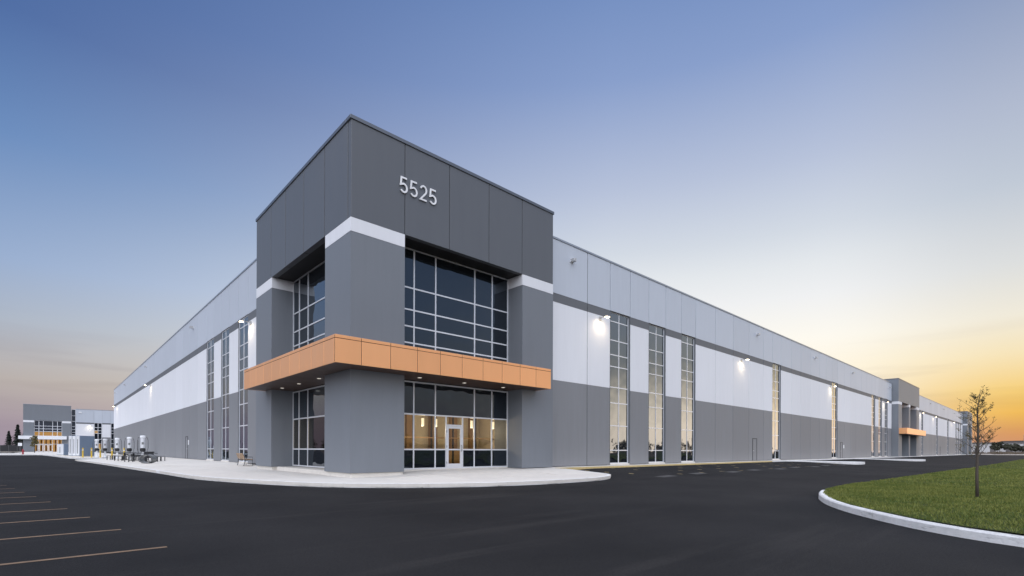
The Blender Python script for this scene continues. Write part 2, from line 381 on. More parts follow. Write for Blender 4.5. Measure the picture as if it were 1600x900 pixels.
# concrete apron, cut into slabs
apron = [(1.2, 62), (-4.2, 61.5), (-5.8, 54.8), (-7.45, 53.0), (-6.9, 45), (-6.15, 34.5), (-5.55, 22.3), (-5.0, 13.0), (-4.7, 6.2), (-4.2, 3.4), (-3.45, .75),
         (-2.55, -1.8), (-1.95, -2.85), (-.7, -4.25), (.4, -5.05), (1.6, -5.75), (3.0, -6.3), (5.6, -6.68), (8.6, -6.62), (10.3, -6.1), (11.6, -5.2), (12.35, -4.3), (12.6, -3.2), (12.65, -1.2),
         (12.65, 1.6), (1.6, 1.6)]
def zS(x, y):
    a = .19 * S(y, -4.6, .4) * S(x, 1.2, 4.6)
    b = .17 * S(x, -3.5, 1.0) * S(y, 14, 21)
    return -.2 + max(a, b)
def clip(poly, ax, val, keep):
    r = []; n = len(poly)
    ins = lambda p: (p[ax] - val) * keep >= 0
    for i in range(n):
        p, q = poly[i], poly[(i + 1) % n]
        if ins(p): r.append(p)
        if ins(p) != ins(q):
            t = (val - p[ax]) / (q[ax] - p[ax]); r.append((p[0] + t * (q[0] - p[0]), p[1] + t * (q[1] - p[1])))
    return r
def area(p): return abs(sum(p[i][0] * p[(i + 1) % len(p)][1] - p[(i + 1) % len(p)][0] * p[i][1] for i in range(len(p)))) / 2
def pavement_slabs(parent, poly, xs, ys, zf, mat='concrete', gap=.006, sub=3):
    for i in range(len(xs) - 1):
        for j in range(len(ys) - 1):
            c = clip(clip(clip(clip(poly, 0, xs[i] + gap, 1), 0, xs[i + 1] - gap, -1), 1, ys[j] + gap, 1), 1, ys[j + 1] - gap, -1)
            if len(c) < 3 or area(c) < .05: continue
            b = MB(); full = len(c) == 4 and area(c) > .97 * (xs[i + 1] - xs[i] - 2 * gap) * (ys[j + 1] - ys[j] - 2 * gap)
            if full:
                X0, X1, Y0, Y1 = xs[i] + gap, xs[i + 1] - gap, ys[j] + gap, ys[j + 1] - gap
                k = sub
                b.v = [(X0 + (X1 - X0) * a / k, Y0 + (Y1 - Y0) * d / k) for d in range(k + 1) for a in range(k + 1)]
                b.v = [(x, y, zf(x, y)) for x, y in b.v]
                for d in range(k):
                    for a in range(k): b.f.append((d * (k + 1) + a, d * (k + 1) + a + 1, (d + 1) * (k + 1) + a + 1, (d + 1) * (k + 1) + a)); b.m.append(0)
                n0 = len(b.v); ring = [(X0, Y0), (X1, Y0), (X1, Y1), (X0, Y1)]
            else:
                ring = c; b.quad([(x, y, zf(x, y)) for x, y in c]); n0 = len(b.v)
            for q in range(len(ring)):
                (x, y), (x2, y2) = ring[q], ring[(q + 1) % len(ring)]
                b.quad([(x, y, zf(x, y)), (x2, y2, zf(x2, y2)), (x2, y2, zf(x2, y2) - .12), (x, y, zf(x, y) - .12)])
            o = b.build('paving_slab', mat, parent, fix=False)
            bm = bmesh.new(); bm.from_mesh(o.data)
            bmesh.ops.triangulate(bm, faces=[f for f in bm.faces if len(f.verts) > 4])
            bm.to_mesh(o.data); bm.free()
base = bpy.data.objects.new('pavement', None); COL.objects.link(base); base['kind'] = 'structure'
ysl = [-7, -4.2, -1.4, 1.6] + [1.6 + 3.1 * i for i in range(1, 21)]
pavement_slabs(base, apron, [-8, -5, -2.2, .6, 3.4, 6.2, 9.0, 12.7], ysl, zS)

def kerb_run(name, pts, zbase, ztop, width, seg=2.8, kind='structure', chamfer=.03, mat='kerb'):
    """separate kerb stones along a path; pts run with the road on the right-hand side"""
    root = bpy.data.objects.new(name, None); COL.objects.link(root); root['kind'] = kind
    P = [Vector((p[0], p[1], 0)) for p in pts]
    # resample
    fine = []
    for i in range(len(P) - 1):
        n = max(1, int((P[i + 1] - P[i]).length / .35))
        n = min(n, 12) if (P[i + 1] - P[i]).length < 12 else max(2, int((P[i + 1] - P[i]).length / 1.4))
        for k in range(n): fine.append(P[i].lerp(P[i + 1], k / n))
    fine.append(P[-1])
    for _ in range(3):
        fine = [fine[0]] + [(fine[i - 1] + fine[i] * 2 + fine[i + 1]) / 4 for i in range(1, len(fine) - 1)] + [fine[-1]]
    stones = []; cur = [0]; acc = 0
    for i in range(1, len(fine)):
        acc += (fine[i] - fine[i - 1]).length; cur.append(i)
        if acc > seg or i == len(fine) - 1: stones.append(cur); cur = [i]; acc = 0
    for st_ in stones:
        b = MB(); k = 0; m = len(st_)
        for q, i in enumerate(st_):
            d = (fine[min(i + 1, len(fine) - 1)] - fine[max(i - 1, 0)]).normalized(); nrm = Vector((-d.y, d.x, 0))
            p = fine[i].copy()
            if q == 0: p += d * .013
            if q == m - 1: p -= d * .013
            zb, zt = zbase(p.x, p.y), ztop(p.x, p.y)
            for off, z in ((0, zb - .1), (.012, zt - chamfer), (.012 + chamfer, zt), (width, zt), (width, zb - .1)):
                w_ = p + nrm * off; b.v.append((w_.x, w_.y, z))
        for q in range(m - 1):
            for j in range(5): b.f.append((q * 5 + j, q * 5 + (j + 1) % 5, (q + 1) * 5 + (j + 1) % 5, (q + 1) * 5 + j)); b.m.append(0)
        b.f.append((0, 1, 2, 3, 4)); b.m.append(0); e = (m - 1) * 5; b.f.append((e + 4, e + 3, e + 2, e + 1, e)); b.m.append(0)
        b.build('kerb_stone', mat, root)
    return root
ap = apron[1:24]
kerb_run('apron_kerb', [(p[0], p[1]) for p in ap], zA, lambda x, y: zS(x, y) + .008, .17)

# narrow footway at the foot of the long wall with a yellow edge line
foot = bpy.data.objects.new('footway', None); COL.objects.link(foot); foot['kind'] = 'structure'
for i in range(32):
    x0 = 12.67 + i * 4.0
    MB().box((x0, -.35, -.5), (x0 + 3.99, YR + .3, -.035), c=.004).build('paving_slab', 'concrete', foot)
MB().box((140.7, -.35, -.5), (262, YR + .3, -.035)).build('paving_strip', 'concrete', foot)
kb = bpy.data.objects.new('footway_kerb', None); COL.objects.link(kb); kb['kind'] = 'structure'
for i in range(26):
    x0 = 12.67 + i * 2.8
    b = MB().box((x0, -.62, -.6), (x0 + 2.788, -.355, -.03), c=.012)
    b.build('kerb_stone', 'yline' if x0 < 44 else 'kerb', kb)
MB().box((12.67 + 26 * 2.8, -.62, -.6), (262, -.355, -.03)).build('kerb_strip', 'kerb', kb)

# kerbed islands between the stalls
def island(name, poly, ztop):
    root = bpy.data.objects.new(name, None); COL.objects.link(root); root['kind'] = 'structure'
    b = MB(); n = len(poly)
    b.quad([(x, y, ztop) for x, y in poly])
    for i in range(n):
        (x, y), (x2, y2) = poly[i], poly[(i + 1) % n]
        b.quad([(x, y, ztop), (x2, y2, ztop), (x2, y2, -.6), (x, y, -.6)])
    b.build('island_top', 'kerb', root)
def rounded(x0, x1, y0, y1, r, n=6):
    p = [(x0, y1)]
    for cx, cy, a0 in ((x0 + r, y0 + r, math.pi), (x1 - r, y0 + r, 1.5 * math.pi)):
        for i in range(n + 1):
            a = a0 + i * math.pi / 2 / n; p.append((cx + r * math.cos(a), cy + r * math.sin(a)))
    p.append((x1, y1)); return p
island('kerb_island', rounded(50.2, 54.4, -7.3, -.64, 1.4), -.10)
island('kerb_island', rounded(78, 82, -8.6, -.64, 1.4), -.10)

# lawn island on the right
lawn_edge = [(.15, -30), (.35, -22.5), (.77, -20.25), (1.25, -19.45), (1.9, -18.75), (2.85, -18.0), (3.9, -17.25), (5.3, -16.5), (7.0, -15.85), (9.0, -15.4), (12, -15.25), (20, -15.5), (40, -16.2), (70, -16.8), (120, -17.6)]
def zL(x, y):
    d = min(1.0, max(0, (-15.6 - y) / 6.0)); return -.205 + .05 * d
kerb_run('lawn_kerb', lawn_edge[::-1], lambda x, y: -.35, lambda x, y: -.195 - .17 * S(x, 8.0, 11.5), .17, seg=3.0)
b = MB()
inner = []
for i, p in enumerate(lawn_edge):
    a = Vector(lawn_edge[max(i - 1, 0)]); c = Vector(lawn_edge[min(i + 1, len(lawn_edge) - 1)]); d = (c - a).normalized(); inner.append((p[0] + d.y * .14, p[1] - d.x * .14))
lawn_poly = inner + [(120, -60), (.2, -60)]
lx = [0.2, .8, 1.6, 2.4, 3.2, 4, 5, 6, 7, 8, 10, 13, 17, 23, 30, 45, 70, 120.2]; ly = [-60.1, -45, -35, -29, -26, -24, -22, -21, -20, -19, -18, -17, -16.4, -15.8, -15.2]
for i in range(len(lx) - 1):
    for j in range(len(ly) - 1):
        c = clip(clip(clip(clip(lawn_poly, 0, lx[i], 1), 0, lx[i + 1], -1), 1, ly[j], 1), 1, ly[j + 1], -1)
        if len(c) >= 3 and area(c) > 1e-4: b.quad([(x, y, zL(x, y)) for x, y in c])
lawn = b.build('lawn', 'turf', fix=False, kind='structure')
for p in lawn.data.polygons:
    pass
bm = bmesh.new(); bm.from_mesh(lawn.data); bmesh.ops.remove_doubles(bm, verts=bm.verts, dist=.001)
for f in bm.faces:
    if f.normal.z < 0: f.normal_flip()
bm.to_mesh(lawn.data); bm.free()
# grass blades: denser close to the viewer
def inside(px, py, poly):
    r = np.zeros(px.shape, bool); n = len(poly)
    for i in range(n):
        x1, y1 = poly[i]; x2, y2 = poly[(i + 1) % n]
        c = ((y1 > py) != (y2 > py)) & (px < (x2 - x1) * (py - y1) / (y2 - y1 + 1e-12) + x1); r ^= c
    return r
def blades(n, x0, x1, y0, y1, power):
    t = rng.random(n) ** power
    px = x0 + (x1 - x0) * t; py = y1 - (y1 - y0) * rng.random(n)
    k = inside(px, py, lawn_poly); return px[k], py[k]
bx, by = [], []
for a in ((150000, .2, 14, -24, -15.3, 1.0), (110000, 10, 40, -26, -15.3, 1.4), (50000, 30, 120, -28, -15.4, 1.5), (25000, .2, 14, -32, -24, 1.0)):
    x_, y_ = blades(*a); bx.append(x_); by.append(y_)
bx = np.concatenate(bx); by = np.concatenate(by); n = len(bx)
dcam = np.hypot(bx - CAM[0], by - CAM[1])
hh = (.022 + .034 * rng.random(n)) * (1 + .25 * np.sin(bx * 2.1) * np.cos(by * 1.7)); ww = np.clip(.0009 * dcam, .006, .05) * (.7 + .6 * rng.random(n))
an = rng.random(n) * 2 * math.pi; la = rng.random(n) * 2 * math.pi; lean = hh * (.25 + .7 * rng.random(n))
zz = np.array([-.205 + .05 * min(1.0, max(0, (-15.6 - q) / 6.0)) for q in by])
V = np.empty((n, 3, 3), np.float32)
V[:, 0] = np.stack([bx - ww * np.cos(an) / 2, by - ww * np.sin(an) / 2, zz - .005], 1)
V[:, 1] = np.stack([bx + ww * np.cos(an) / 2, by + ww * np.sin(an) / 2, zz - .005], 1)
V[:, 2] = np.stack([bx + lean * np.cos(la), by + lean * np.sin(la), zz + hh], 1)
me = bpy.data.meshes.new('grass'); me.vertices.add(3 * n); me.vertices.foreach_set('co', V.ravel())
me.loops.add(3 * n); me.loops.foreach_set('vertex_index', np.arange(3 * n, dtype=np.int32))
me.polygons.add(n); me.polygons.foreach_set('loop_start', np.arange(0, 3 * n, 3, dtype=np.int32)); me.polygons.foreach_set('loop_total', np.full(n, 3, np.int32))
me.materials.append(M['grass']); me.update(); me.validate()
go = bpy.data.objects.new('grass', me); COL.objects.link(go); go['kind'] = 'stuff'; go['label'] = 'short mown green grass covering the kerbed lawn'; go['category'] = 'grass'

# painted markings
def mark(name, poly, mat, parent=None, dz=.004):
    b = MB(); b.quad([(x, y, zA(x, y) + dz) for x, y in poly]); o = b.build(name, mat, parent, fix=False)
    return o
pl = bpy.data.objects.new('parking_markings', None); COL.objects.link(pl); pl['kind'] = 'structure'
for i, (y, x1) in enumerate(((-12.03, -8.25), (-9.70, -8.57), (-7.37, -8.87), (-5.18, -9.17), (-2.97, -9.45), (-.78, -9.75), (1.4, -10.05), (3.6, -10.35), (5.8, -10.65), (8.0, -10.95))):
    mark('stall_line', [(x1 - 6.2, y - .05), (x1, y - .05), (x1, y + .05), (x1 - 6.2, y + .05)], 'pline', pl)
for i in range(13):
    x = 14.2 + i * 2.75
    for k, y in enumerate((-1.6, -3.1, -4.6, -6.1)):
        if (i + k) % 5 == 3: continue
        xx = x + .25 * random.uniform(-1, 1)
        mark('stall_tick', [(xx, y - .16), (xx + .11, y - .16), (xx + .11, y + .16), (xx, y + .16)], 'yline', pl)
for i in range(9):
    x = 13.6 + i * 4.1; y = -6.6 + .3 * (i % 2)
    mark('worn_patch', [(x, y - .45), (x + 1.6, y - .32), (x + 1.75, y + .3), (x + .15, y + .2)], 'wline', pl, .003)

# ------------------------------------------------------------------ the warehouse
WH = thing('warehouse', 'long grey and white warehouse with dark corner tower, copper canopy and number 5525', 'warehouse')
Z1, Z2, Z3, ZT = 5.45, 10.39, 10.95, 14.36
BANDS = [(0, Z1, 0), (Z1, Z2, 1), (Z2, Z3, 2), (Z3, ZT, 3)]
WM = ['grey', 'white', 'stripe', 'upper', 'gap']
def panel(T, u0, u1, bands, name='wall_panel', mats=WM, parent=WH, thick=.28, gap=.02, ch=.012):
    """precast panel: chamfered edges and a shallow groove at each change of colour"""
    b = MB(); u0 += gap; u1 -= gap
    lev = []
    for i, (z0, z1, mi) in enumerate(bands):
        lev.append((z0 + (.012 if i else 0), 0, mi)); lev.append((z1 - (.012 if i < len(bands) - 1 else 0), 0, mi))
        if i < len(bands) - 1: lev.append((z1 - .012, .012, mi)); lev.append((z1 + .012, .012, bands[i + 1][2]))
    for z, ins, mi in lev:
        b.v += [T(p) for p in ((u0, thick, z), (u0, ch + ins, z), (u0 + ch, ins, z), (u1 - ch, ins, z), (u1, ch + ins, z), (u1, thick, z))]
    for i in range(len(lev) - 1):
        for j in range(6):
            b.f.append((i * 6 + j, i * 6 + (j + 1) % 6, (i + 1) * 6 + (j + 1) % 6, (i + 1) * 6 + j)); b.m.append(lev[i + 1][2] if lev[i][1] == 0 else lev[i][2])
    b.f.append(tuple(range(6))); b.m.append(bands[0][2]); e = (len(lev) - 1) * 6; b.f.append(tuple(e + j for j in range(6))); b.m.append(bands[-1][2])
    return b.build(name, mats, parent)
RAILS = [.10, 1.03, 2.80, 4.44, 5.57, 7.06, 7.9, 8.95, 10.3, 10.93]
def glazing(T, us, zs, name='window', parent=WH, n0=.20, glass='glass', bw=.035, fd=.07, skip=None, frame='alu', zglass=None):
    """window = frame mesh, its panes are sub-parts"""
    b = MB()
    for i, u in enumerate(us):
        b.box((u - bw, n0, zs[0] - bw), (u + bw, n0 + fd, zs[-1] + bw), T=T)
    for z in zs:
        for i in range(len(us) - 1): b.box((us[i] + bw, n0 + .002, z - bw), (us[i + 1] - bw, n0 + fd - .002, z + bw), T=T)
    o = b.build(name, frame, parent)
    for i in range(len(us) - 1):
        for j in range(len(zs) - 1):
            if skip and (i, j) in skip: continue
            g = glass if zglass is None else zglass(i, j)
            MB().box((us[i] + bw - .004, n0 + .03, zs[j] + bw - .004), (us[i + 1] - bw + .004, n0 + .042, zs[j + 1] - bw + .004), T=T).build('pane', g, o)
    return o
def tall_window(T, u0, u1, n0=.20, glass='glass'):
    # reveal lining, sill, frame and panes
    b = MB()
    b.box((u0 + .012, .02, .0), (u0 + .05, .3, Z3 + .0), T=T).box((u1 - .05, .02, 0), (u1 - .012, .3, Z3), T=T).box((u0 + .012, .022, Z3 + .001), (u1 - .012, .3, Z3 + .03), T=T)
    rv = glazing(T, [u0 + .09, (u0 + u1) / 2, u1 - .09], RAILS, 'tall_window', n0=n0, glass=glass)
    b.build('reveal', 'stripe', rv)
    MB().box((u0 + .05, .0, -.03), (u1 - .05, .28, .062), T=T).build('sill', 'concrete', rv)
    return rv
def sdoor(T, u0, u1, zt=2.28):
    d = MB().box((u0, -.012, .02), (u1, .03, zt), c=.006, T=T).build('door', 'grey', WH)
    b = MB()
    b.box((u0 - .06, -.03, 0), (u0 - .003, .02, zt + .06), T=T).box((u1 + .003, -.03, 0), (u1 + .06, .02, zt + .06), T=T).box((u0 - .003, -.03, zt + .003), (u1 + .003, .02, zt + .06), T=T)
    b.build('door_frame', 'gap', d)
    MB().box((u0 + .08, -.07, 1.0), (u0 + .2, -.02, 1.05), T=T).build('handle', 'alu', d)
    return d
def wall_lamp(T, u, z=10.25, power=52):
    b = MB()
    b.box((u - .12, -.06, z - .22), (u + .12, -.002, z + .06), c=.01, T=T)
    b.box((u - .035, -.62, z - .06), (u + .035, -.06, z - .01), T=T)
    b.box((u - .16, -.76, z - .09), (u + .16, -.52, z + .0), c=.012, T=T)
    o = b.build('wall_lamp', 'vent', WH)
    MB().box((u - .13, -.74, z - .11), (u + .13, -.54, z - .09), T=T).build('lamp_lens', 'lamp', o)
    l = bpy.data.lights.new('lamp_light', 'SPOT'); l.energy = power; l.color = (1, .80, .52); l.spot_size = R(155); l.spot_blend = 1.0; l.shadow_soft_size = .14
    lo = bpy.data.objects.new('lamp_light', l); COL.objects.link(lo); lo.parent = o
    p = Vector(T((u, -.62, z - .18))); q = Vector(T((u, .15, z - 1.5)))
    lo.location = p; lo.rotation_euler = (p - q).to_track_quat('Z', 'Y').to_euler()
    return o
def spout(T, u, z=13.4):
    b = MB().box((u - .13, -.32, z - .11), (u + .13, -.005, z + .09), c=.012, T=T)
    o = b.build('drain_spout', 'vent', WH)
    MB().box((u - .17, -.03, z - .15), (u + .17, -.002, z + .13), T=T).build('flange', 'alu', o)

def wing(T, joints, wins, doors, lamps, spouts, u_end):
    gp = .027 if T is fR else .038; gm = 'glass' if T is fR else 'glass2'
    for a, c in zip(joints[:-1], joints[1:]):
        win = next((w_ for w_ in wins if abs(w_ - a) < .15), None)
        if win is not None:
            panel(T, a, c, [(Z3 + .032, ZT, 3)], gap=gp); tall_window(T, a, c, .13 if T is fR else .06, gm)
        else: panel(T, a, c, BANDS, gap=gp)
    b = MB(); b.box((joints[0], .285, -.3), (u_end, .33, ZT - .01), T=T)
    # backing behind the joints, left open where the windows stand
    bk = MB(); prev = joints[0]
    for a, c in zip(joints[:-1], joints[1:]):
        if any(abs(w_ - a) < .15 for w_ in wins): bk.box((prev, .028, .01), (a - .04, .27, ZT - .02), T=T); prev = c + .04
    bk.box((prev, .028, .01), (joints[-1] - .04, .27, ZT - .02), T=T)
    bk.build('joint_backing', 'gap', WH)
    cp = MB().box((joints[0], -.045, ZT), (u_end, .4, ZT + .13), c=.01, T=T); cp.build('coping', 'coping', WH)
    for d in doors: sdoor(T, *d)
    for l in lamps: wall_lamp(T, l)
    for s in spouts: spout(T, s)
jr = [12.87, 17.16, 19.72, 22.22, 24.75, 27.27, 29.8, 32.3, 36.12, 39.94, 43.76, 47.6, 50.2, 52.78, 56.2, 59.6, 63.4, 67.0, 70.0, 72.7, 75.5, 79.1, 82.4, 85.7, 89.0, 92.6, 96.1, 98.7, 101.3, 103.9, 106.2, 108.7, 112.2]
wing(fR, jr, [19.72, 24.75, 29.8, 50.2, 72.7, 96.1, 101.3, 106.2], [(44.75, 45.75), (77.0, 78.0)], [18.5, 41.8, 71.8, 105.2], [15.49, 45.7, 64.9, 83.3, 109.8], 112.2)
jr2 = [135.0, 139.0, 141.6, 145.4, 148.0, 152.4, 156.8, 161.2, 165.4, 168.6, 171.4, 175.8, 180.2, 184.6, 190, 193, 197.4, 201.6, 206, 209.6, 212.4, 215.2, 218.0, 220.8, 223.6, 229.0]
wing(fR, jr2, [139.0, 145.4, 168.6, 190, 209.6, 215.2, 220.8], [(175.6, 176.6)], [143.6, 163.5, 200], [158, 182, 205], 229.0)
jl = [13.42, 17.2, 19.72, 22.3, 25.0, 27.6, 30.15, 33.0] + [33.0 + 3.85 * i for i in range(1, 25)]
wing(fL, jl, [19.72, 25.0, 30.15], [(41.5, 42.5), (81.9, 82.9)], [18.95, 68.2, 117.7], [38.9, 72.2, 101.4, 120.8], jl[-1])
LEND = jl[-1]
# sign plates by the side doors
MB().box((40.85, -.03, 1.45), (41.25, -.005, 1.95), T=fL).build('door_sign', 'sign', WH)
MB().box((78.5, -.03, 1.45), (78.9, -.005, 1.95), T=fR).build('door_sign', 'sign', WH)
# roof, slab and rear walls close the volume
rf = MB(); rf.box((XL + .34, YR + .34, 13.5), (229, LEND, 13.7)); rf.build('roof', 'coping', WH)
MB().box((XL + .34, LEND - .3, -.3), (229, LEND, 14.3)).build('rear_wall', 'grey', WH)
MB().box((229.1, YR + .4, -.3), (229.4, LEND, 14.3)).build('end_wall', 'grey', WH)
MB().box((13.2, 13.9, -.45), (229, LEND - .4, -.05)).build('floor_slab', 'concrete', WH)

# ---- corner tower
TW, TD, FB, BT, BB = 12.85, 13.40, 11.07, 11.07, 10.45
TM = ['tower', 'white', 'gap', 'fascia']
for T, js in ((tR, [0.0, 2.65, 5.19, 7.78, 10.25, TW]), (tL, [0.0, 2.82, 5.46, 8.14, 10.6, TD])):
    for i, (a, c) in enumerate(zip(js[:-1], js[1:])):
        off = .0
        if T is tL and i == 0: a = a + .30
        panel(T, a, c, [(FB, 15.28, 3)], 'fascia_panel', TM, thick=.3, gap=.017 if T is tR else .03)
MB().box((.03, .028, FB + .02), (TW - .02, .31, 15.2)).build('fascia_backing', 'gap', WH)
MB().box((.028, .32, FB + .02), (.31, TD - .02, 15.2)).build('fascia_backing', 'gap', WH)
cp = MB().box((-.05, -.05, 15.28), (TW + .04, .42, 15.45), c=.012); cp.box((-.05, .421, 15.28), (.42, TD + .04, 15.45), c=.012); cp.build('tower_coping', 'dcoping', WH)
MB().box((TW - .3, .31, 11), (TW, 13.3, 15.25)).box((.31, TD - .3, 11), (TW - .3, TD, 15.25)).build('tower_return_wall', 'tower', WH)
MB().box((.31, .31, 14.7), (TW - .31, TD - .31, 14.9)).build('tower_roof', 'coping', WH)
def pier(x0, x1, y0, y1, plinth):
    b = MB()
    for (z0, z1, mi, i) in ((0, BB - .012, 0, 0), (BB - .012, BB + .012, 0, .012), (BB + .012, BT - .012, 1, 0), (BT - .012, BT + .012, 0, .012)):
        b.box((x0 + i, y0 + i, z0), (x1 - i, y1 - i, z1), mi)
    o = b.build('pier', TM, WH)
    if plinth: MB().box((x0 + .07, y0 + .07, -.6), (x1 - .02, y1 - .02, -.004), c=.01).build('plinth', 'concrete', o)
    return o
pier(0, 2.65, 0, 2.72, True)
pier(10.28, TW, 0, 2.4, False)
pier(0, 2.4, 10.42, TD, True)
MB().box((.3, 2.72, -.6), (1.45, 10.42, -.002)).build('plinth_wall', 'concrete', WH)
# soffit at the head of the recess
MB().box((.31, .31, FB + .012), (12.5, 1.9, FB + .10)).box((.31, 1.901, FB + .012), (1.9, 13.1, FB + .10)).build('recess_soffit', 'dsoffit', WH)
# glazing in the recess
GN = 1.20
uR = [2.69, 3.90, 5.19, 7.77, 9.04, 10.24]; uL = [2.76, 3.98, 5.30, 8.06, 9.41, 10.38]
up_z = [5.75, 6.35, 7.17, 8.0, 9.09, 11.02]; lo_z = [.07, 1.04, 2.81, 4.42]
glazing(tR, uR, up_z, 'curtain_wall', n0=GN, glass='tglass', bw=.036)
glazing(tL, uL, up_z, 'curtain_wall', n0=GN, glass='tglass2', bw=.036)
sf = glazing(tR, uR, lo_z, 'shopfront', n0=GN, bw=.036, zglass=lambda i, j: 'tglass' if j != 1 else 'lglass', skip={(2, 0), (2, 1)})
glazing(tL, uL, lo_z, 'shopfront', n0=GN, bw=.036, zglass=lambda i, j: ('tglass', 'lglass', 'tglass2')[j])
MB().box((2.72, GN + .05, 4.46), (10.24, GN + .3, 5.71), T=tR).build('spandrel', 'dsoffit', WH)
MB().box((2.74, GN + .05, 4.46), (10.38, GN + .3, 5.71), T=tL).build('spandrel', 'dsoffit', WH)
# the glazed entrance door and the lights beside and over it
DX0, DX1 = 5.87, 6.96
b = MB()
for u in (DX0, DX1): b.box((u - .035, GN - .01, .03), (u + .035, GN + .07, 2.775))
b.box((DX0 + .035, GN - .008, 2.30), (DX1 - .035, GN + .068, 2.37)); b.build('door_frame', 'alu', sf)
for a, c in ((5.226, DX0 - .035), (DX1 + .035, 7.734)):
    MB().box((a, GN + .03, .10), (c, GN + .042, 1.005)).build('pane', 'tglass', sf)
    MB().box((a, GN + .03, 1.075), (c, GN + .042, 2.775)).build('pane', 'lglass', sf)
    MB().box((a, GN + .004, 1.005), (c, GN + .066, 1.075)).build('rail', 'alu', sf)
MB().box((DX0 + .035, GN + .03, 2.37), (DX1 - .035, GN + .042, 2.775)).build('pane', 'lglass', sf)
b = MB()
b.box((DX0 + .045, GN - .005, .06), (DX0 + .165, GN + .045, 2.29)).box((DX1 - .165, GN - .005, .06), (DX1 - .045, GN + .045, 2.29))
b.box((DX0 + .165, GN - .003, .06), (DX1 - .165, GN + .043, .29)).box((DX0 + .165, GN - .003, 2.16), (DX1 - .165, GN + .043, 2.29))
dr = b.build('entrance_door', 'alu', WH)
MB().box((DX0 + .165, GN + .01, .29), (DX1 - .165, GN + .022, 2.16)).build('pane', 'lglass', dr)
MB().tube([(DX1 - .1, GN - .01, .95), (DX1 - .1, GN - .07, .97), (DX1 - .1, GN - .07, 1.25), (DX1 - .1, GN - .01, 1.27)], .014).build('handle', 'dmetal', dr)
for z in (.35, 1.2, 2.0): MB().tube([(DX0 + .04, GN - .012, z - .06), (DX0 + .04, GN - .012, z + .06)], .014).build('hinge', 'dmetal', dr)
MB().box((2.68, GN - .03, -.1), (10.25, GN + .3, .03)).build('threshold', 'concrete', WH)
# lobby
MB().box((1.5, 1.55, -.3), (12.6, 13.2, .0)).build('lobby_floor', 'lfloor', WH)
MB().box((1.5, 1.5, 4.5), (12.6, 13.2, 4.62)).build('lobby_ceiling', 'beige', WH)
MB().box((2.9, 6.6, .01), (12.6, 6.8, 4.5)).build('lobby_wall', 'beige', WH)
MB().box((12.45, 2.5, .01), (12.6, 6.6, 4.5)).build('lobby_wall', 'beige', WH)
MB().box((5.0, 6.85, .01), (5.2, 13.2, 4.5)).build('lobby_wall', 'beige', WH)
for x in (3.4, 5.2, 6.6, 8.3, 9.9, 11.5):
    MB().box((x, 6.38, .01), (x + .55, 6.59, 4.49), c=.01).build('wood_fin', 'wood', WH)
for x in (4.6, 7.4, 9.0, 10.8): MB().box((x, 4.9, .01), (x + .09, 4.99, 4.49)).build('lobby_post', 'dsoffit', WH)
MB().box((3.2, 4.8, 1.72), (12.3, 4.86, 1.78)).box((3.2, 4.8, 1.05), (12.3, 4.86, 1.10)).build('lobby_rail', 'wood', WH)
MB().box((4.2, 5.9, .01), (12.0, 6.3, .95), c=.01).build('lobby_counter', 'wood', WH)
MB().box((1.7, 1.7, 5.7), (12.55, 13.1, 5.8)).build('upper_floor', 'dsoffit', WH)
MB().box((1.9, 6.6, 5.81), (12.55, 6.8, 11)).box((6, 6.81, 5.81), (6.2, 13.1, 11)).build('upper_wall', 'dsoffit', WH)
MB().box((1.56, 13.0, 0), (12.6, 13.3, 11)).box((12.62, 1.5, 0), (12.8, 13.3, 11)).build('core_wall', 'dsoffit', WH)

# ---- copper canopy
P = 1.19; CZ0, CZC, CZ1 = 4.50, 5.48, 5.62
CE_R, CE_L = 11.41, 11.47
can = MB().box((-P + .014, -P + .014, CZ0 + .03), (CE_R - .02, GN + .05, CZ1 - .02))
can.box((-P + .014, GN + .051, CZ0 + .03), (GN + .05, CE_L - .02, CZ1 - .02))
canopy = can.build('canopy', 'copgap', WH)
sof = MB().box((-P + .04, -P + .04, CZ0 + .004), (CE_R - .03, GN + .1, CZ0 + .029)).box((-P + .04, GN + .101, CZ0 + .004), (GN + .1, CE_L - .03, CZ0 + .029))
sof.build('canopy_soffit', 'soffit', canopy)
cj = [-P, -.06, 1.28, 2.62, 3.86, 5.12, 6.42, 7.70, 8.99, 10.2, CE_R]; cl = [-P, -.09, 1.26, 2.66, 3.92, 5.22, 6.5, 7.82, 9.14, 10.28, CE_L]
g = .014
for js, T in ((cj, lambda p: (p[0], p[1] - P, p[2])), (cl, lambda p: (p[1] - P, p[0], p[2]))):
    for i, (a, c) in enumerate(zip(js[:-1], js[1:])):
        if T((0, 0, 0))[0] < -1 and i == 0: a += .052
        MB().box((a + g, 0, CZ0), (c - g, .05, CZC - .012), c=.006, T=T).build('copper_panel', 'copper', canopy)
        MB().box((a + g, 0, CZC + .012), (c - g, .052, CZ1), c=.006, T=T).build('copper_cap', 'copper', canopy)
for (x, y) in ((3.6, .2), (6.3, .2), (9.0, .2), (.2, 3.9), (.2, 6.6), (.2, 9.2)):
    MB().box((x - .075, y - .075, CZ0 - .012), (x + .075, y + .075, CZ0 + .003)).build('downlight', 'down', canopy)
MB().box((CE_R - .05, -P + .056, CZ0), (CE_R, GN - .03, CZ1), c=.004).build('copper_end_panel', 'copper', canopy)
MB().box((-P + .056, CE_L - .05, CZ0), (-.01, CE_L, CZ1), c=.004).build('copper_end_panel', 'copper', canopy)

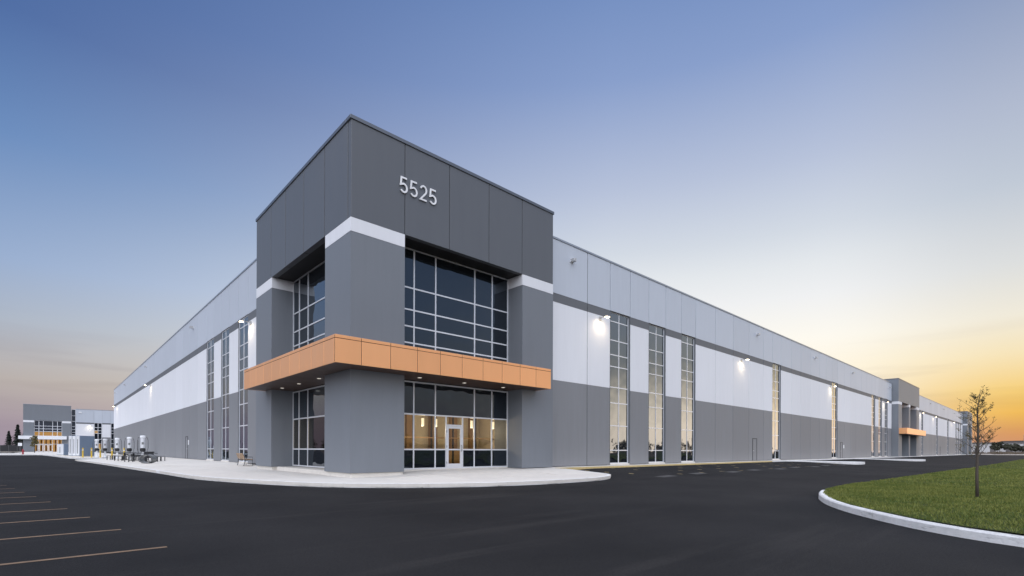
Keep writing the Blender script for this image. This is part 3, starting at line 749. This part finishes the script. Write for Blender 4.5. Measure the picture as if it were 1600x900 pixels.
# ---- house number 5525
def stroke(path, wd):
    Lp, Rp = [], []
    P2 = [Vector(p) for p in path]
    for i, p in enumerate(P2):
        d0 = (p - P2[i - 1]).normalized() if i else (P2[1] - p).normalized(); d1 = (P2[i + 1] - p).normalized() if i < len(P2) - 1 else d0
        t = (d0 + d1).normalized(); nn = Vector((-t.y, t.x)); k = 1 / max(.45, nn.dot(Vector((-d0.y, d0.x))))
        Lp.append(p + nn * wd / 2 * k); Rp.append(p - nn * wd / 2 * k)
    return Lp, Rp
def arc(cx, cy, rx, ry, a0, a1, n=14):
    return [(cx + rx * math.cos(R(a0 + (a1 - a0) * i / n)), cy + ry * math.sin(R(a0 + (a1 - a0) * i / n))) for i in range(n + 1)]
five = [(.50, .945), (.115, .945), (.065, .49)] + arc(.28, .315, .225, .26, 128, -148, 18)
two = arc(.285, .695, .215, .25, 165, -28, 14) + [(.40, .46), (.055, .055), (.52, .055)]
def digit(path, x0, z0, h):
    Lp, Rp = stroke(path, .105); b = MB(); n = len(Lp)
    for y in (-.075, -.03):
        b.v += [(x0 + p.x * h, y, z0 + p.y * h) for p in Lp] + [(x0 + p.x * h, y, z0 + p.y * h) for p in Rp]
    for i in range(n - 1):
        b.f += [(i, i + 1, n + i + 1, n + i), (2 * n + i, 3 * n + i, 3 * n + i + 1, 2 * n + i + 1), (i, 2 * n + i, 2 * n + i + 1, i + 1), (n + i, n + i + 1, 3 * n + i + 1, 3 * n + i)]; b.m += [0] * 4
    for i in (0, n - 1): b.f.append((i, n + i, 3 * n + i, 2 * n + i)); b.m.append(0)
    for (px, pz) in ((path[0][0], path[0][1]), (path[-1][0], path[-1][1])):
        b.box((x0 + px * h - .012, -.031, z0 + pz * h - .012), (x0 + px * h + .012, .0, z0 + pz * h + .012))
    b.build('number_digit', 'sign', WH)
for i, d in enumerate((five, five, two, five)): digit(d, 2.34 + i * .535, 12.94, .74)

# ---- the two further towers along the long front
def far_tower(x0, x1, yf, bays, cano):
    root = MB().box((x0, yf, 10.85), (x1, 6.0, 15.2), c=.01).build('tower_fascia', 'tower', WH)
    MB().box((x0 - .04, yf - .04, 15.2), (x1 + .04, 6.04, 15.36)).build('coping', 'dcoping', root)
    for (a, c) in bays:
        for z0, z1, m in ((-.2, 10.3, 'tower'), (10.302, 10.84, 'white')): MB().box((a, yf + .01, z0), (c, 2.2, z1)).build('pier', m, WH)
    wn = [(bays[i][1], bays[i + 1][0]) for i in range(len(bays) - 1)]
    for a, c in wn:
        glazing(lambda p: (p[0], p[1] + yf, p[2]), [a + .05, a + (c - a) * .33, a + (c - a) * .66, c - .05], [.05, 1.04, 2.8, 4.4, 7.1, 8.0, 9.1, 10.8], 'curtain_wall', n0=1.5, glass='tglass', bw=.04)
    if cano:
        c_ = MB().box((x0 + .6, yf - 1.25, 4.45), (x1 - .6, yf + 1.4, 5.6), c=.012).build('canopy', 'copper', WH)
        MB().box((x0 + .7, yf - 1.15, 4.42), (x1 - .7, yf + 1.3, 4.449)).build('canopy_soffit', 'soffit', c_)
far_tower(112.25, 134.9, -.28, [(112.3, 115.6), (122.8, 124.4), (131.6, 134.85)], True)
far_tower(229.05, 245, -.5, [(229.1, 232.5), (241.5, 244.95)], False)

# pendant lights hang in the lobby
pe = None
for i, (x, y) in enumerate(((4.3, 3.4), (5.9, 3.5), (6.85, 3.6), (9.3, 3.4), (11.1, 3.5))):
    lab = ['first', 'second', 'third', 'fourth', 'fifth'][i]
    t = thing('pendant_lamp', f'slim lit cylinder pendant lamp behind the lobby glass, {lab} from the corner pier', 'lamp', (x, y, 2.35), 0, 'pendant lamps in the lobby')
    if pe is None:
        pe = (MB().lathe([(.065, 0), (.075, .01), (.075, .43), (.065, .45)], n=14), )
        s1 = pe[0].build('shade', 'pend', t, smooth=False); s2 = MB().tube([(0, 0, .45), (0, 0, 2.14)], .008, 6).build('cord', 'black', t)
        meshes = (s1.data, s2.data)
    else:
        for nm, d in zip(('shade', 'cord'), meshes):
            o = bpy.data.objects.new(nm, d); COL.objects.link(o); o.parent = t
    l = bpy.data.lights.new('pendant_light', 'POINT'); l.energy = 62; l.color = (1, .84, .60); l.shadow_soft_size = .15
    lo = bpy.data.objects.new('pendant_light', l); COL.objects.link(lo); lo.parent = t; lo.location = (0, 0, -.2)

# ------------------------------------------------------------------ neighbouring building
NB = thing('office_building', 'grey and white building beyond the chargers with orange lit glazing and white canopy', 'building', (0, 0, 0))
YN = 210.5
fN = lambda p: (p[0], p[1] + YN, p[2])
MB().box((-16.1, 0, 10.35), (-4.2, 8, 15.6), c=.02, T=fN).build('tower_fascia', 'tower', NB)
MB().box((-16.15, -.06, 15.6), (-4.15, 8, 15.75), T=fN).build('coping', 'coping', NB)
for a, c in ((-16.08, -13.45), (-6.5, -4.22)):
    MB().box((a, .01, -.4), (c, 8, 9.7), T=fN).build('pier', 'tower', NB)
    MB().box((a, -.01, 9.7), (c, 8, 10.35), T=fN).build('pier_band', 'white', NB)
us = [-13.42, -12.3, -11.2, -8.9, -7.7, -6.53]
glazing(fN, us, [5.2, 6.7, 7.6, 8.55, 10.32], 'curtain_wall', NB, n0=.5, bw=.07, zglass=lambda i, j: 'nglass' if j == 0 else 'tglass')
lb = glazing(fN, us, [-.25, 2.45, 4.0], 'shopfront', NB, n0=.5, bw=.07, zglass=lambda i, j: 'nglass')
for x in (-12.95, -11.75, -10.5, -9.4):
    b = MB()
    b.box((x - .5, .40, -.25), (x - .34, .48, 2.3), T=fN).box((x + .34, .40, -.25), (x + .5, .48, 2.3), T=fN).box((x - .34, .40, 2.1), (x + .34, .48, 2.3), T=fN).box((x - .34, .40, -.25), (x + .34, .48, .05), T=fN)
    b.build('entrance_door', 'sign', NB)
MB().box((-13.4, 4.0, -.3), (-6.55, 4.2, 6.6), T=fN).build('lit_back_wall', 'warm', NB)
MB().box((-13.4, .6, 4.1), (-6.55, 4.0, 4.3), T=fN).box((-13.4, .6, 6.72), (-6.55, 4.0, 6.9), T=fN).box((-13.4, .6, -.4), (-6.55, 4.0, -.3), T=fN).build('room_floor', 'warm2', NB)
for x in (-13.0, -11.9, -10.7, -9.6, -8.3, -7.2):
    MB().box((x, 3.6, -.3), (x + .35, 3.98, 4.05), T=fN).build('wood_post', 'warm2', NB)
MB().box((-17.2, -1.6, 4.05), (-5.35, .45, 5.15), c=.02, T=fN).build('canopy', 'white', NB)
nj = [-2.95, 2.0, 4.2, 6.7, 10.6, 14.5]
NBB = [(-.3, 5.0, 0), (5.0, 9.66, 1), (9.66, 10.15, 2), (10.15, 14.7, 3)]
fN2 = lambda p: (p[0], p[1] + YN + .8, p[2])
for a, c in ((-2.95, 1.95), (4.2, 6.6), (8.5, 14.5)): panel(fN2, a, c, NBB, 'wall_panel', WM, NB, gap=.02)
panel(fN2, 1.95, 4.2, [(10.15, 14.7, 3)], 'wall_panel', WM, NB, gap=.02); panel(fN2, 6.6, 8.5, [(10.15, 14.7, 3)], 'wall_panel', WM, NB, gap=.02)
glazing(fN2, [-4.05, -3.0], [-.2, 1.0, 2.8, 4.4, 5.8, 6.6, 7.6, 8.6, 10.5, 12.4, 14.6], 'strip_window', NB, n0=.1, bw=.06, glass='tglass')
glazing(fN2, [2.05, 3.07, 4.1], [-.2, 1.0, 2.8, 4.3, 6.4, 7.4, 8.5, 10.1], 'tall_window', NB, n0=.1, bw=.07, zglass=lambda i, j: 'nglass' if j in (1, 4) and i == 1 - (j == 4) else 'tglass')
glazing(fN2, [6.7, 7.55, 8.4], [-.2, 1.0, 2.8, 4.3, 6.4, 7.4, 8.5, 10.1], 'tall_window', NB, n0=.1, bw=.07, glass='tglass')
MB().box((2.0, 1.2, -.2), (4.2, 1.3, 7.4), T=fN2).build('lit_back_wall', 'warm', NB)
MB().box((-16, 4.4, -.4), (40, 40, 14.4), T=fN).build('rear_block', 'grey', NB)
MB().box((-2.95, .75, 14.7), (40, 1.3, 14.85), T=fN).build('coping', 'coping', NB)
def nlamp(x, z):
    o = MB().box((x - .2, -.7, z - .1), (x + .2, -.02, z), T=fN2).build('wall_lamp', 'vent', NB)
    MB().box((x - .17, -.69, z - .13), (x + .17, -.4, z - .1), T=fN2).build('lamp_lens', 'lamp', o)
    l = bpy.data.lights.new('lamp_light', 'SPOT'); l.energy = 45; l.color = (1, .88, .65); l.spot_size = R(120); l.spot_blend = .9; l.shadow_soft_size = .14
    lo = bpy.data.objects.new('lamp_light', l); COL.objects.link(lo); lo.parent = o
    p = Vector(fN2((x, -.7, z - .2))); q = Vector(fN2((x, .1, z - 1.4))); lo.location = p; lo.rotation_euler = (p - q).to_track_quat('Z', 'Y').to_euler()
nlamp(.7, 9.1)
MB().box((-2.2, -.2, 13.5), (-1.4, -.01, 13.85), T=fN2).build('drain_spout', 'sign', NB)
# pavement between the two buildings, with its kerb
fp = bpy.data.objects.new('far_pavement', None); COL.objects.link(fp); fp['kind'] = 'structure'
fpoly = [(1.1, 64.5), (-5.4, 65.2), (-7.35, 67.5), (-8.4, 85), (-10.6, 116), (-17.5, 118), (-40, 120), (-40, 150), (-16, 150), (-15, 205), (-40, 206), (-40, 210), (1.1, 210)]
pavement_slabs(fp, fpoly, [-40.1, -25, -18, -13, -9, -5.5, -2, 1.2], [64, 68, 73, 79, 86, 94, 104, 116, 130, 150, 175, 210.1], lambda x, y: -.2, sub=1)
kerb_run('far_kerb', [(1.1, 64.5), (-5.4, 65.2), (-7.35, 67.5), (-8.4, 85), (-10.6, 116), (-17.5, 118), (-40, 120)], lambda x, y: -.35, lambda x, y: -.192, .17, seg=4)

# ------------------------------------------------------------------ things on the pavement
# EV chargers
def charger(loc, label):
    t = thing('ev_charger', label, 'charger', loc, R(-8), 'white pedestal chargers in a row')
    b = MB().box((-.24, -.24, 0), (.24, .24, .10), c=.02).box((-.10, -.09, .1), (.10, .09, .95), c=.02); b.build('pedestal', 'cwhite', t)
    h = MB().lathe([(.12, 1.0), (.185, 1.08), (.205, 1.16), (.205, 2.22), (.20, 2.24)], n=16).build('body', 'alu', t)
    MB().lathe([(.205, 2.26), (.24, 2.28), (.24, 2.44), (.19, 2.5)], n=16).build('cap', 'cwhite', t)
    MB().box((-.09, -.222, 1.62), (.09, -.195, 1.86), c=.006).build('screen', 'gmetal', h)
    MB().lathe([(.14, .92), (.23, .99), (.23, 1.22), (.14, 1.28)], c=(.0, -.10, 0), n=12).build('holster', 'black', t)
    for sx in (-1, 1):
        MB().tube([(sx * .2, 0, 2.36), (sx * .36, -.02, 2.3), (sx * .42, -.05, 2.0), (sx * .42, -.08, 1.3), (sx * .34, -.14, .8), (sx * .15, -.2, .75), (sx * .06, -.2, .95)], .022, 6).build('cable', 'dmetal', t)
    return t
chl = ['white pedestal charger nearest the blue cabinet', 'second white pedestal charger from the blue cabinet', 'third white pedestal charger from the blue cabinet',
       'fourth white pedestal charger from the blue cabinet', 'second nearest white pedestal charger, behind the middle table', 'nearest and tallest looking white charger, above the black box']
chp = [(-5.35, 79.3), (-4.68, 70.51), (-4.11, 63.9), (-3.56, 55.83), (-3.06, 48.56), (-2.79, 40.13)]
for p, l in zip(chp, chl):
    on = p[1] < 61.5 or p[1] > 64.6
    charger((p[0], p[1] if on else 65.0, zS(*p) if p[1] < 61.5 else -.2), l)
bo = None
bl = ['yellow bollard in front of the leftmost charger', 'second yellow bollard from the left', 'third yellow bollard from the left', 'yellow bollard beside the fourth charger', 'yellow bollard nearest the picnic tables']
for (p, l) in zip(((-6.26, 67.6), (-5.42, 66.6), (-4.57, 65.6), (-3.83, 58.81), (-3.15, 52.73)), bl):
    loc = (p[0], p[1], -.2 if p[1] > 61 else zS(*p))
    if bo is None:
        bo = thing('bollard', l, 'bollard', loc, 0, 'yellow bollards guarding the chargers')
        MB().lathe([(.085, 0), (.085, 1.24), (.06, 1.30), (.02, 1.32)], n=14).build('post', 'yellow', bo)
        MB().lathe([(.087, .98), (.087, 1.06)], n=14).build('band', 'sign', bo)
    else: dup(bo, loc, 0, l)
def cabinet(loc, w_, d, h, label, cols):
    t = thing('power_cabinet', label, 'cabinet', loc, R(40), 'charger power cabinets')
    MB().box((-w_ / 2 - .15, -d / 2 - .15, 0), (w_ / 2 + .15, d / 2 + .15, .12), c=.01).build('base_slab', 'concrete', t)
    MB().box((-w_ / 2 + .03, -d / 2, .121), (w_ / 2, d / 2, h), c=.02).build('housing', 'cblue', t)
    n = cols
    for i in range(n):
        y = -d / 2 + d * (i + .5) / n
        dr = MB().box((-w_ / 2 - .06, y - d / n * .42, .2), (-w_ / 2 + .028, y + d / n * .42, h - .05), c=.015).build('door', 'cwhite', t)
        MB().box((-w_ / 2 - .075, y - .05, .5), (-w_ / 2 - .062, y + .05, h - .5)).build('grille', 'gmetal', dr)
    return t
t = cabinet((-6.1, 75.2, -.2), 2.2, 1.8, 3.05, 'tall white fronted blue grey power cabinet behind the bollards', 3)
t = cabinet((-8.0, 89, -.2), .7, 1.4, 1.95, 'small low blue grey cabinet left of the tall cabinet', 1)
# picnic tables
def table_parts(t):
    MB().box((-.75, -.75, .76), (.75, .75, .80), c=.008).build('table_top', 'dmetal', t)
    b = MB().box((-.07, -.07, .06), (.07, .07, .758)).box((-.4, -.05, .012), (.4, .05, .06)).box((-.05, -.4, .013), (.05, -.051, .061)).box((-.05, .051, .013), (.05, .4, .061)); b.build('pedestal', 'dmetal', t)
    for k in range(4):
        a = k * math.pi / 2; c, s = math.cos(a), math.sin(a)
        T = lambda p: (p[0] * c - p[1] * s, p[0] * s + p[1] * c, p[2])
        st_ = MB().box((-.55, -1.45, .43), (.55, -1.08, .465), c=.006, T=T).build('seat', 'dmetal', t)
        for x in (-.5, .5): MB().box((x - .028, -1.44, 0), (x + .028, -1.385, .429), T=T).box((x - .028, -1.145, 0), (x + .028, -1.09, .429), T=T).build('leg', 'dmetal', st_)
tl = ['dark steel picnic table furthest from the corner tower', 'middle dark steel picnic table', 'dark steel picnic table nearest the oval hoop']
tb = None
for p, l in zip(((-3.5, 48.2), (-3.3, 42.4), (-3.0, 36.6)), tl):
    loc = (p[0], p[1], zS(*p) + .01)
    if tb is None:
        tb = thing('picnic_table', l, 'table', loc, R(20), 'dark steel picnic tables on the pavement'); table_parts(tb)
    else: dup(tb, loc, R(12), l)
# oval hoop
t = thing('oval_hoop', 'wide grey metal oval hoop standing on the pavement before the tables', 'hoop', (-3.53, 30.4, zS(-3.53, 30.4) + .01), R(-42))
b = MB(); n = 40
for y in (-.26, .26):
    for (rx, rz) in ((.60, .37), (.52, .30)):
        b.v += [(rx * math.cos(2 * math.pi * i / n), y, .37 + rz * math.sin(2 * math.pi * i / n)) for i in range(n)]
for i in range(n):
    j = (i + 1) % n
    b.f += [(i, j, n + j, n + i), (2 * n + i, 3 * n + i, 3 * n + j, 2 * n + j), (i, 2 * n + i, 2 * n + j, j), (n + i, n + j, 3 * n + j, 3 * n + i)]; b.m += [0] * 4
b.build('hoop_band', 'gmetal', t, smooth=False)
for y in (-.268, .262):
    b = MB(); b.tube([(.6 * math.cos(2 * math.pi * i / n), y, .375 + .365 * math.sin(2 * math.pi * i / n)) for i in range(n + 1)], .018, 6).build('rim', 'dmetal', t)
# black box below the nearest charger
t = thing('storage_box', 'squat black box standing below the nearest charger', 'box', (-2.2, 41.2, zS(-2.2, 41.2)), R(10))
MB().box((-.38, -.3, .25), (.38, .3, .78), c=.05).build('bin_body', 'black', t); MB().box((-.42, -.34, .782), (.42, .34, .9), c=.04).build('lid', 'black', t)
for sx in (-.3, .3):
    for sy in (-.22, .22): MB().tube([(sx, sy, 0), (sx, sy, .252)], .03, 8).build('leg', 'dmetal', t)
# wooden bench by the tower
t = thing('bench', 'slatted wooden bench with dark metal frame beside the corner tower', 'bench', (.42, 17.3, zS(.42, 17.3) + .005), R(-90))
for sx in (-.78, .78):
    b = MB()
    b.tube([(sx, .26, 0), (sx, .24, .40), (sx, -.20, .42)], .024, 8); b.tube([(sx, -.30, 0), (sx, -.20, .42), (sx, -.36, .86)], .024, 8)
    b.tube([(sx, .26, .41), (sx, .25, .60), (sx, -.27, .62)], .018, 8)
    b.build('frame', 'dmetal', t)
for i in range(5): MB().box((-.8, -.17 + i * .088, .43), (.8, -.17 + i * .088 + .07, .465), c=.006).build('slat', 'bwood', t)
for i in range(4):
    z = .50 + i * .092; y = -.225 - (z - .42) * .36
    MB().box((-.8, y - .018, z), (.8, y + .018, z + .075), c=.006).build('slat', 'bwood', t)
# hydrant
t = thing('fire_hydrant', 'dark red fire hydrant on the far kerb beside the conifers', 'hydrant', (-13.5, 119.6, -.2))
MB().lathe([(.2, 0), (.2, .08), (.13, .1), (.13, .7), (.17, .72), (.17, .78), (.12, .9), (.05, 1.0), (.04, 1.06)], n=12).build('barrel', 'red', t)
for a in (0, 1, 2): MB().tube([(0, 0, .55), (.26 * math.cos(a * 2.1), .26 * math.sin(a * 2.1), .55)], .075, 10).build('nozzle', 'red', t)
t = thing('sign_post', 'small white square sign on a post behind the red hydrant', 'sign', (-14.0, 122.5, -.2))
MB().tube([(0, 0, 0), (0, 0, 2.2)], .03, 8).build('post', 'gmetal', t); MB().box((-.3, -.05, 1.7), (.3, -.02, 2.3), c=.005).build('sign_plate', 'sign', t)

# ------------------------------------------------------------------ vegetation
def leaf_mesh(pts, size, seed, flat=.6, jitter=.4):
    r = np.random.default_rng(seed); pts = np.asarray(pts, np.float32); n = len(pts)
    a = r.normal(size=(n, 3)); a[:, 2] *= flat; a /= np.linalg.norm(a, axis=1)[:, None] + 1e-9
    bb = r.normal(size=(n, 3)); bb -= (bb * a).sum(1)[:, None] * a; bb /= np.linalg.norm(bb, axis=1)[:, None] + 1e-9
    s = (size * (1 - jitter + 2 * jitter * r.random(n)))[:, None] if np.isscalar(size) else size[:, None]
    V = np.stack([pts - a * s, pts + bb * s * .45, pts + a * s, pts - bb * s * .45], 1)
    return V.reshape(-1, 3), [(4 * i, 4 * i + 1, 4 * i + 2, 4 * i + 3) for i in range(n)]
def obj_leaves(name, V, Fc, mat, parent):
    me = bpy.data.meshes.new(name); me.from_pydata([tuple(v) for v in V], [], Fc); me.materials.append(M[mat]); me.update()
    o = bpy.data.objects.new(name, me); COL.objects.link(o)
    if parent: o.parent = parent
    return o
# the young tree on the lawn
TX, TY = 8.39, -19.18
t = thing('sapling', 'slender young tree with sparse small leaves on the lawn', 'tree', (TX, TY, zL(TX, TY) - .02))
rs = random.Random(21); b = MB()
H = 2.86
trunk = [(0, 0, 0), (.005, .01, .6), (-.01, 0, 1.2), (.01, -.01, 1.8), (0.02, .01, 2.3), (.045, -.03, 2.62), (.03, -.05, H)]
b.tube(trunk, [.040, .033, .029, .023, .015, .008, .0035], 9)
b.build('trunk', 'bark', t, smooth=True)
def tpos(z):
    for i in range(len(trunk) - 1):
        if trunk[i][2] <= z <= trunk[i + 1][2]:
            k = (z - trunk[i][2]) / (trunk[i + 1][2] - trunk[i][2]); return Vector(trunk[i]).lerp(Vector(trunk[i + 1]), k)
    return Vector(trunk[-1])
br = MB(); lp = []
def limb(p, d, ln, r0, depth):
    pts = [p]; n = 4; dd = d.copy(); q = p.copy()
    for i in range(n):
        dd = (dd + Vector((rs.uniform(-.16, .16), rs.uniform(-.16, .16), rs.uniform(-.02, .16)))).normalized(); q = q + dd * ln / n; pts.append(q.copy())
    br.tube(pts, [r0 * (1 - .75 * i / n) for i in range(n + 1)], 5)
    if depth > 0:
        for k in range(4 if depth > 1 else 3):
            i = rs.randint(1, n); e = Vector((rs.uniform(-1, 1), rs.uniform(-1, 1), rs.uniform(-.2, .7))).normalized()
            limb(pts[i], (dd * .9 + e * .9).normalized(), ln * rs.uniform(.32, .55), r0 * .5, depth - 1)
    for k in range(3 if depth == 0 else 1):
        i = rs.uniform(.35, 1); j = min(n - 1, int(i * n)); c = pts[j].lerp(pts[j + 1], i * n - j)
        for _ in range(rs.randint(1, 3)): lp.append(c + Vector((rs.gauss(0, .016), rs.gauss(0, .016), rs.gauss(0, .014))))
for k in range(34):
    z = .98 + k * .050 + rs.uniform(-.02, .02); a = k * 2.4 + rs.uniform(-.3, .3)
    ln = (.58 - .27 * max(0, (z - 1.5)) / 1.1) * rs.uniform(.55, 1.05)
    limb(tpos(z), Vector((math.cos(a), math.sin(a), rs.uniform(.45, 1.2))).normalized(), ln, .0105 * (1 - .22 * (z - 1)), 2 if k % 3 else 1)
br.build('branches', 'bark', t, fix=False)
V_, F_ = leaf_mesh([tuple(p) for p in lp], .017, 5); obj_leaves('leaves', V_, F_, 'leaf', t)

def conifer(loc, h, r, label, seed):
    t = thing('conifer', label, 'tree', loc, 0, 'dark conifers behind the far building')
    MB().tube([(0, 0, 0), (0, 0, h * .95)], [h * .02, .03], 8).build('trunk', 'bark', t)
    rr = np.random.default_rng(seed); n = 1500; z = rr.random(n) ** .8; tier = 1 - .35 * ((z * 9) % 1)
    rad = r * (1.02 - z) * tier * np.sqrt(rr.random(n)); a = rr.random(n) * 6.283 ; rad = rad * (1 + .3 * np.sin(a * 3 + z * 20))
    V_, F_ = leaf_mesh(np.stack([rad * np.cos(a), rad * np.sin(a), h * (.06 + .94 * z) - rad * .25], 1), .42 * h / 12, seed, .5); obj_leaves('crown', V_, F_, 'pine', t)
conifer((-20.3, 297, -.4), 12.0, 2.9, 'tallest dark conifer left of the far building', 3)
conifer((-23.4, 303, -.4), 9.2, 2.6, 'dark conifer left of the tallest one', 4)
conifer((-18.2, 290, -.4), 8.0, 2.3, 'dark conifer close against the far building', 5)
def roundtree(loc, h, r, label, seed, name='tree', mat='bush', n=900, group=None, ls=.3, trunk_h=.35):
    t = thing(name, label, 'tree', loc, 0, group)
    MB().tube([(0, 0, 0), (.05 * r, 0, h * trunk_h), (0, .05 * r, h * .7)], [h * .025, h * .02, h * .008], 7).build('trunk', 'bark', t)
    rr = np.random.default_rng(seed); k = 9
    cs = rr.normal(size=(k, 3)) * np.array([r * .5, r * .5, h * .14]) + np.array([0, 0, h * (.5 + trunk_h * .35)])
    idx = rr.integers(0, k, n); p = rr.normal(size=(n, 3)); p /= np.linalg.norm(p, axis=1)[:, None]
    pts = cs[idx] + p * (r * .45) * (rr.random(n) ** .4)[:, None] * np.array([1, 1, .8]); pts[:, 2] = np.clip(pts[:, 2], h * .12, h)
    V_, F_ = leaf_mesh(pts, ls, seed); obj_leaves('crown', V_, F_, mat, t)
roundtree((-31.0, 290, -.4), 7.2, 3.2, 'small bushy tree at the left edge, left of the conifers', 8, ls=.5)
roundtree((-12.7, 173.3, -.2), 4.6, 1.2, 'slim green young tree before the lit doors of the far building', 9, mat='leaf', n=500, ls=.22, trunk_h=.5)
# dark fence left of the far building
t = thing('fence', 'low dark panel fence in front of the conifers', 'fence', (-36, 262, -.4))
for i in range(9):
    MB().box((i * 2.4, -.03, .1), (i * 2.4 + 2.3, .03, 2.6), c=.01).build('fence_panel', 'dmetal', t); MB().box((i * 2.4 + 2.31, -.06, 0), (i * 2.4 + 2.39, .06, 2.75)).build('post', 'gmetal', t)

# right-hand distance: gravel, scrub, sheds, poles
sheet('gravel_strip', [290, 330, 380, 420], [-30, -10, 4, 18], lambda x, y: -.44, 'sand', kind='structure')
for i, (x, y, w_, d, h, l) in enumerate(((640, -2, 60, 30, 9, 'long low white shed on the horizon at the right edge'), (610, 32, 40, 24, 8.5, 'low white shed on the horizon behind the round tree'), (600, 62, 30, 24, 9.5, 'low white shed on the horizon behind the young tree'), (760, -22, 70, 30, 12, 'wide pale shed furthest away at the right edge'))):
    t = thing('shed', l, 'shed', (x, y, -.5), R(12 * i), 'white sheds on the horizon')
    MB().box((-d / 2, -w_ / 2, 0), (d / 2, w_ / 2, h)).build('wall', 'farwhite', t)
    MB().box((-d / 2 - .6, -w_ / 2 - .6, h), (d / 2 + .6, w_ / 2 + .6, h + 1)).build('roof', 'fardark', t)
    for k in range(4): MB().box((-d / 2 - .1, -w_ / 2 + w_ * (k + .3) / 4, 0), (-d / 2 - .01, -w_ / 2 + w_ * (k + .6) / 4, h * .55)).build('loading_door', 'fardark', t)
rl = ['broad round dark tree on the horizon right of the young tree', 'small dark tree on the horizon in front of the white sheds', 'dark tree on the horizon near the right edge', 'low dark tree on the horizon just right of the third tower', 'dark tree on the horizon before the furthest shed']
for i, (x, y, h, r) in enumerate(((470, 3.5, 8, 4), (520, -3, 8, 5), (540, -12, 10, 5), (430, 22, 7, 5), (500, -9, 6, 4))):
    roundtree((x, y, -.5), h, r, rl[i], 30 + i, n=700, ls=.9, trunk_h=.2, group='trees on the horizon')
def pole(x, y, h, label):
    t = thing('light_pole', label, 'light pole', (x, y, -.5), 0, 'light poles in the distance')
    MB().tube([(0, 0, 0), (0, 0, h)], [.16, .08], 8).build('mast', 'gmetal', t); MB().box((-.2, -1.4, h - .12), (.2, .1, h), c=.02).build('lamp_head', 'gmetal', t)
pole(266, 7.5, 13, 'tall light pole behind the young tree'); pole(420, 9, 12, 'light pole right of the young tree'); pole(560, -6, 15, 'distant light pole over the sheds')
# scrub along the far field edge and woods around the site, one mass each
def mass(name, label, specs, mat, seed, ls):
    rr = np.random.default_rng(seed); P_ = []; Sz = []
    for (x, y, h, r) in specs:
        k = 150; p = rr.normal(size=(k, 3)); p /= np.linalg.norm(p, axis=1)[:, None]; rad = (rr.random(k) ** .4)[:, None]
        q = p * rad * np.array([r, r, h * .5]) * (1 + .25 * rr.random((k, 1))) + np.array([x, y, h * .48 - .4]); q[:, 2] = np.maximum(q[:, 2], -.4)
        P_.append(q); Sz.append(np.full(k, ls * h))
    V_, F_ = leaf_mesh(np.concatenate(P_), np.concatenate(Sz) * (.7 + .6 * rr.random(len(P_) * 150)), seed)
    o = obj_leaves(name, V_, F_, mat, None); o['kind'] = 'stuff'; o['label'] = label; o['category'] = 'vegetation'
rr = np.random.default_rng(77)
mass('scrub', 'low brown scrub along the far edge of the field', [(rr.uniform(330, 520), rr.uniform(-40, 60), rr.uniform(.6, 1.7), rr.uniform(2, 4.5)) for _ in range(170)], 'scrub', 1, .16)
mass('woodland', 'far line of trees around the site', [(x, -150 - 30 * rr.random(), rr.uniform(5, 9.5), rr.uniform(3, 5)) for x in np.arange(-60, 420, 5.0)]
     + [(-150 - 40 * rr.random(), y, rr.uniform(6, 11), rr.uniform(3, 6)) for y in np.arange(-120, 420, 6.0)], 'bush', 2, .10)
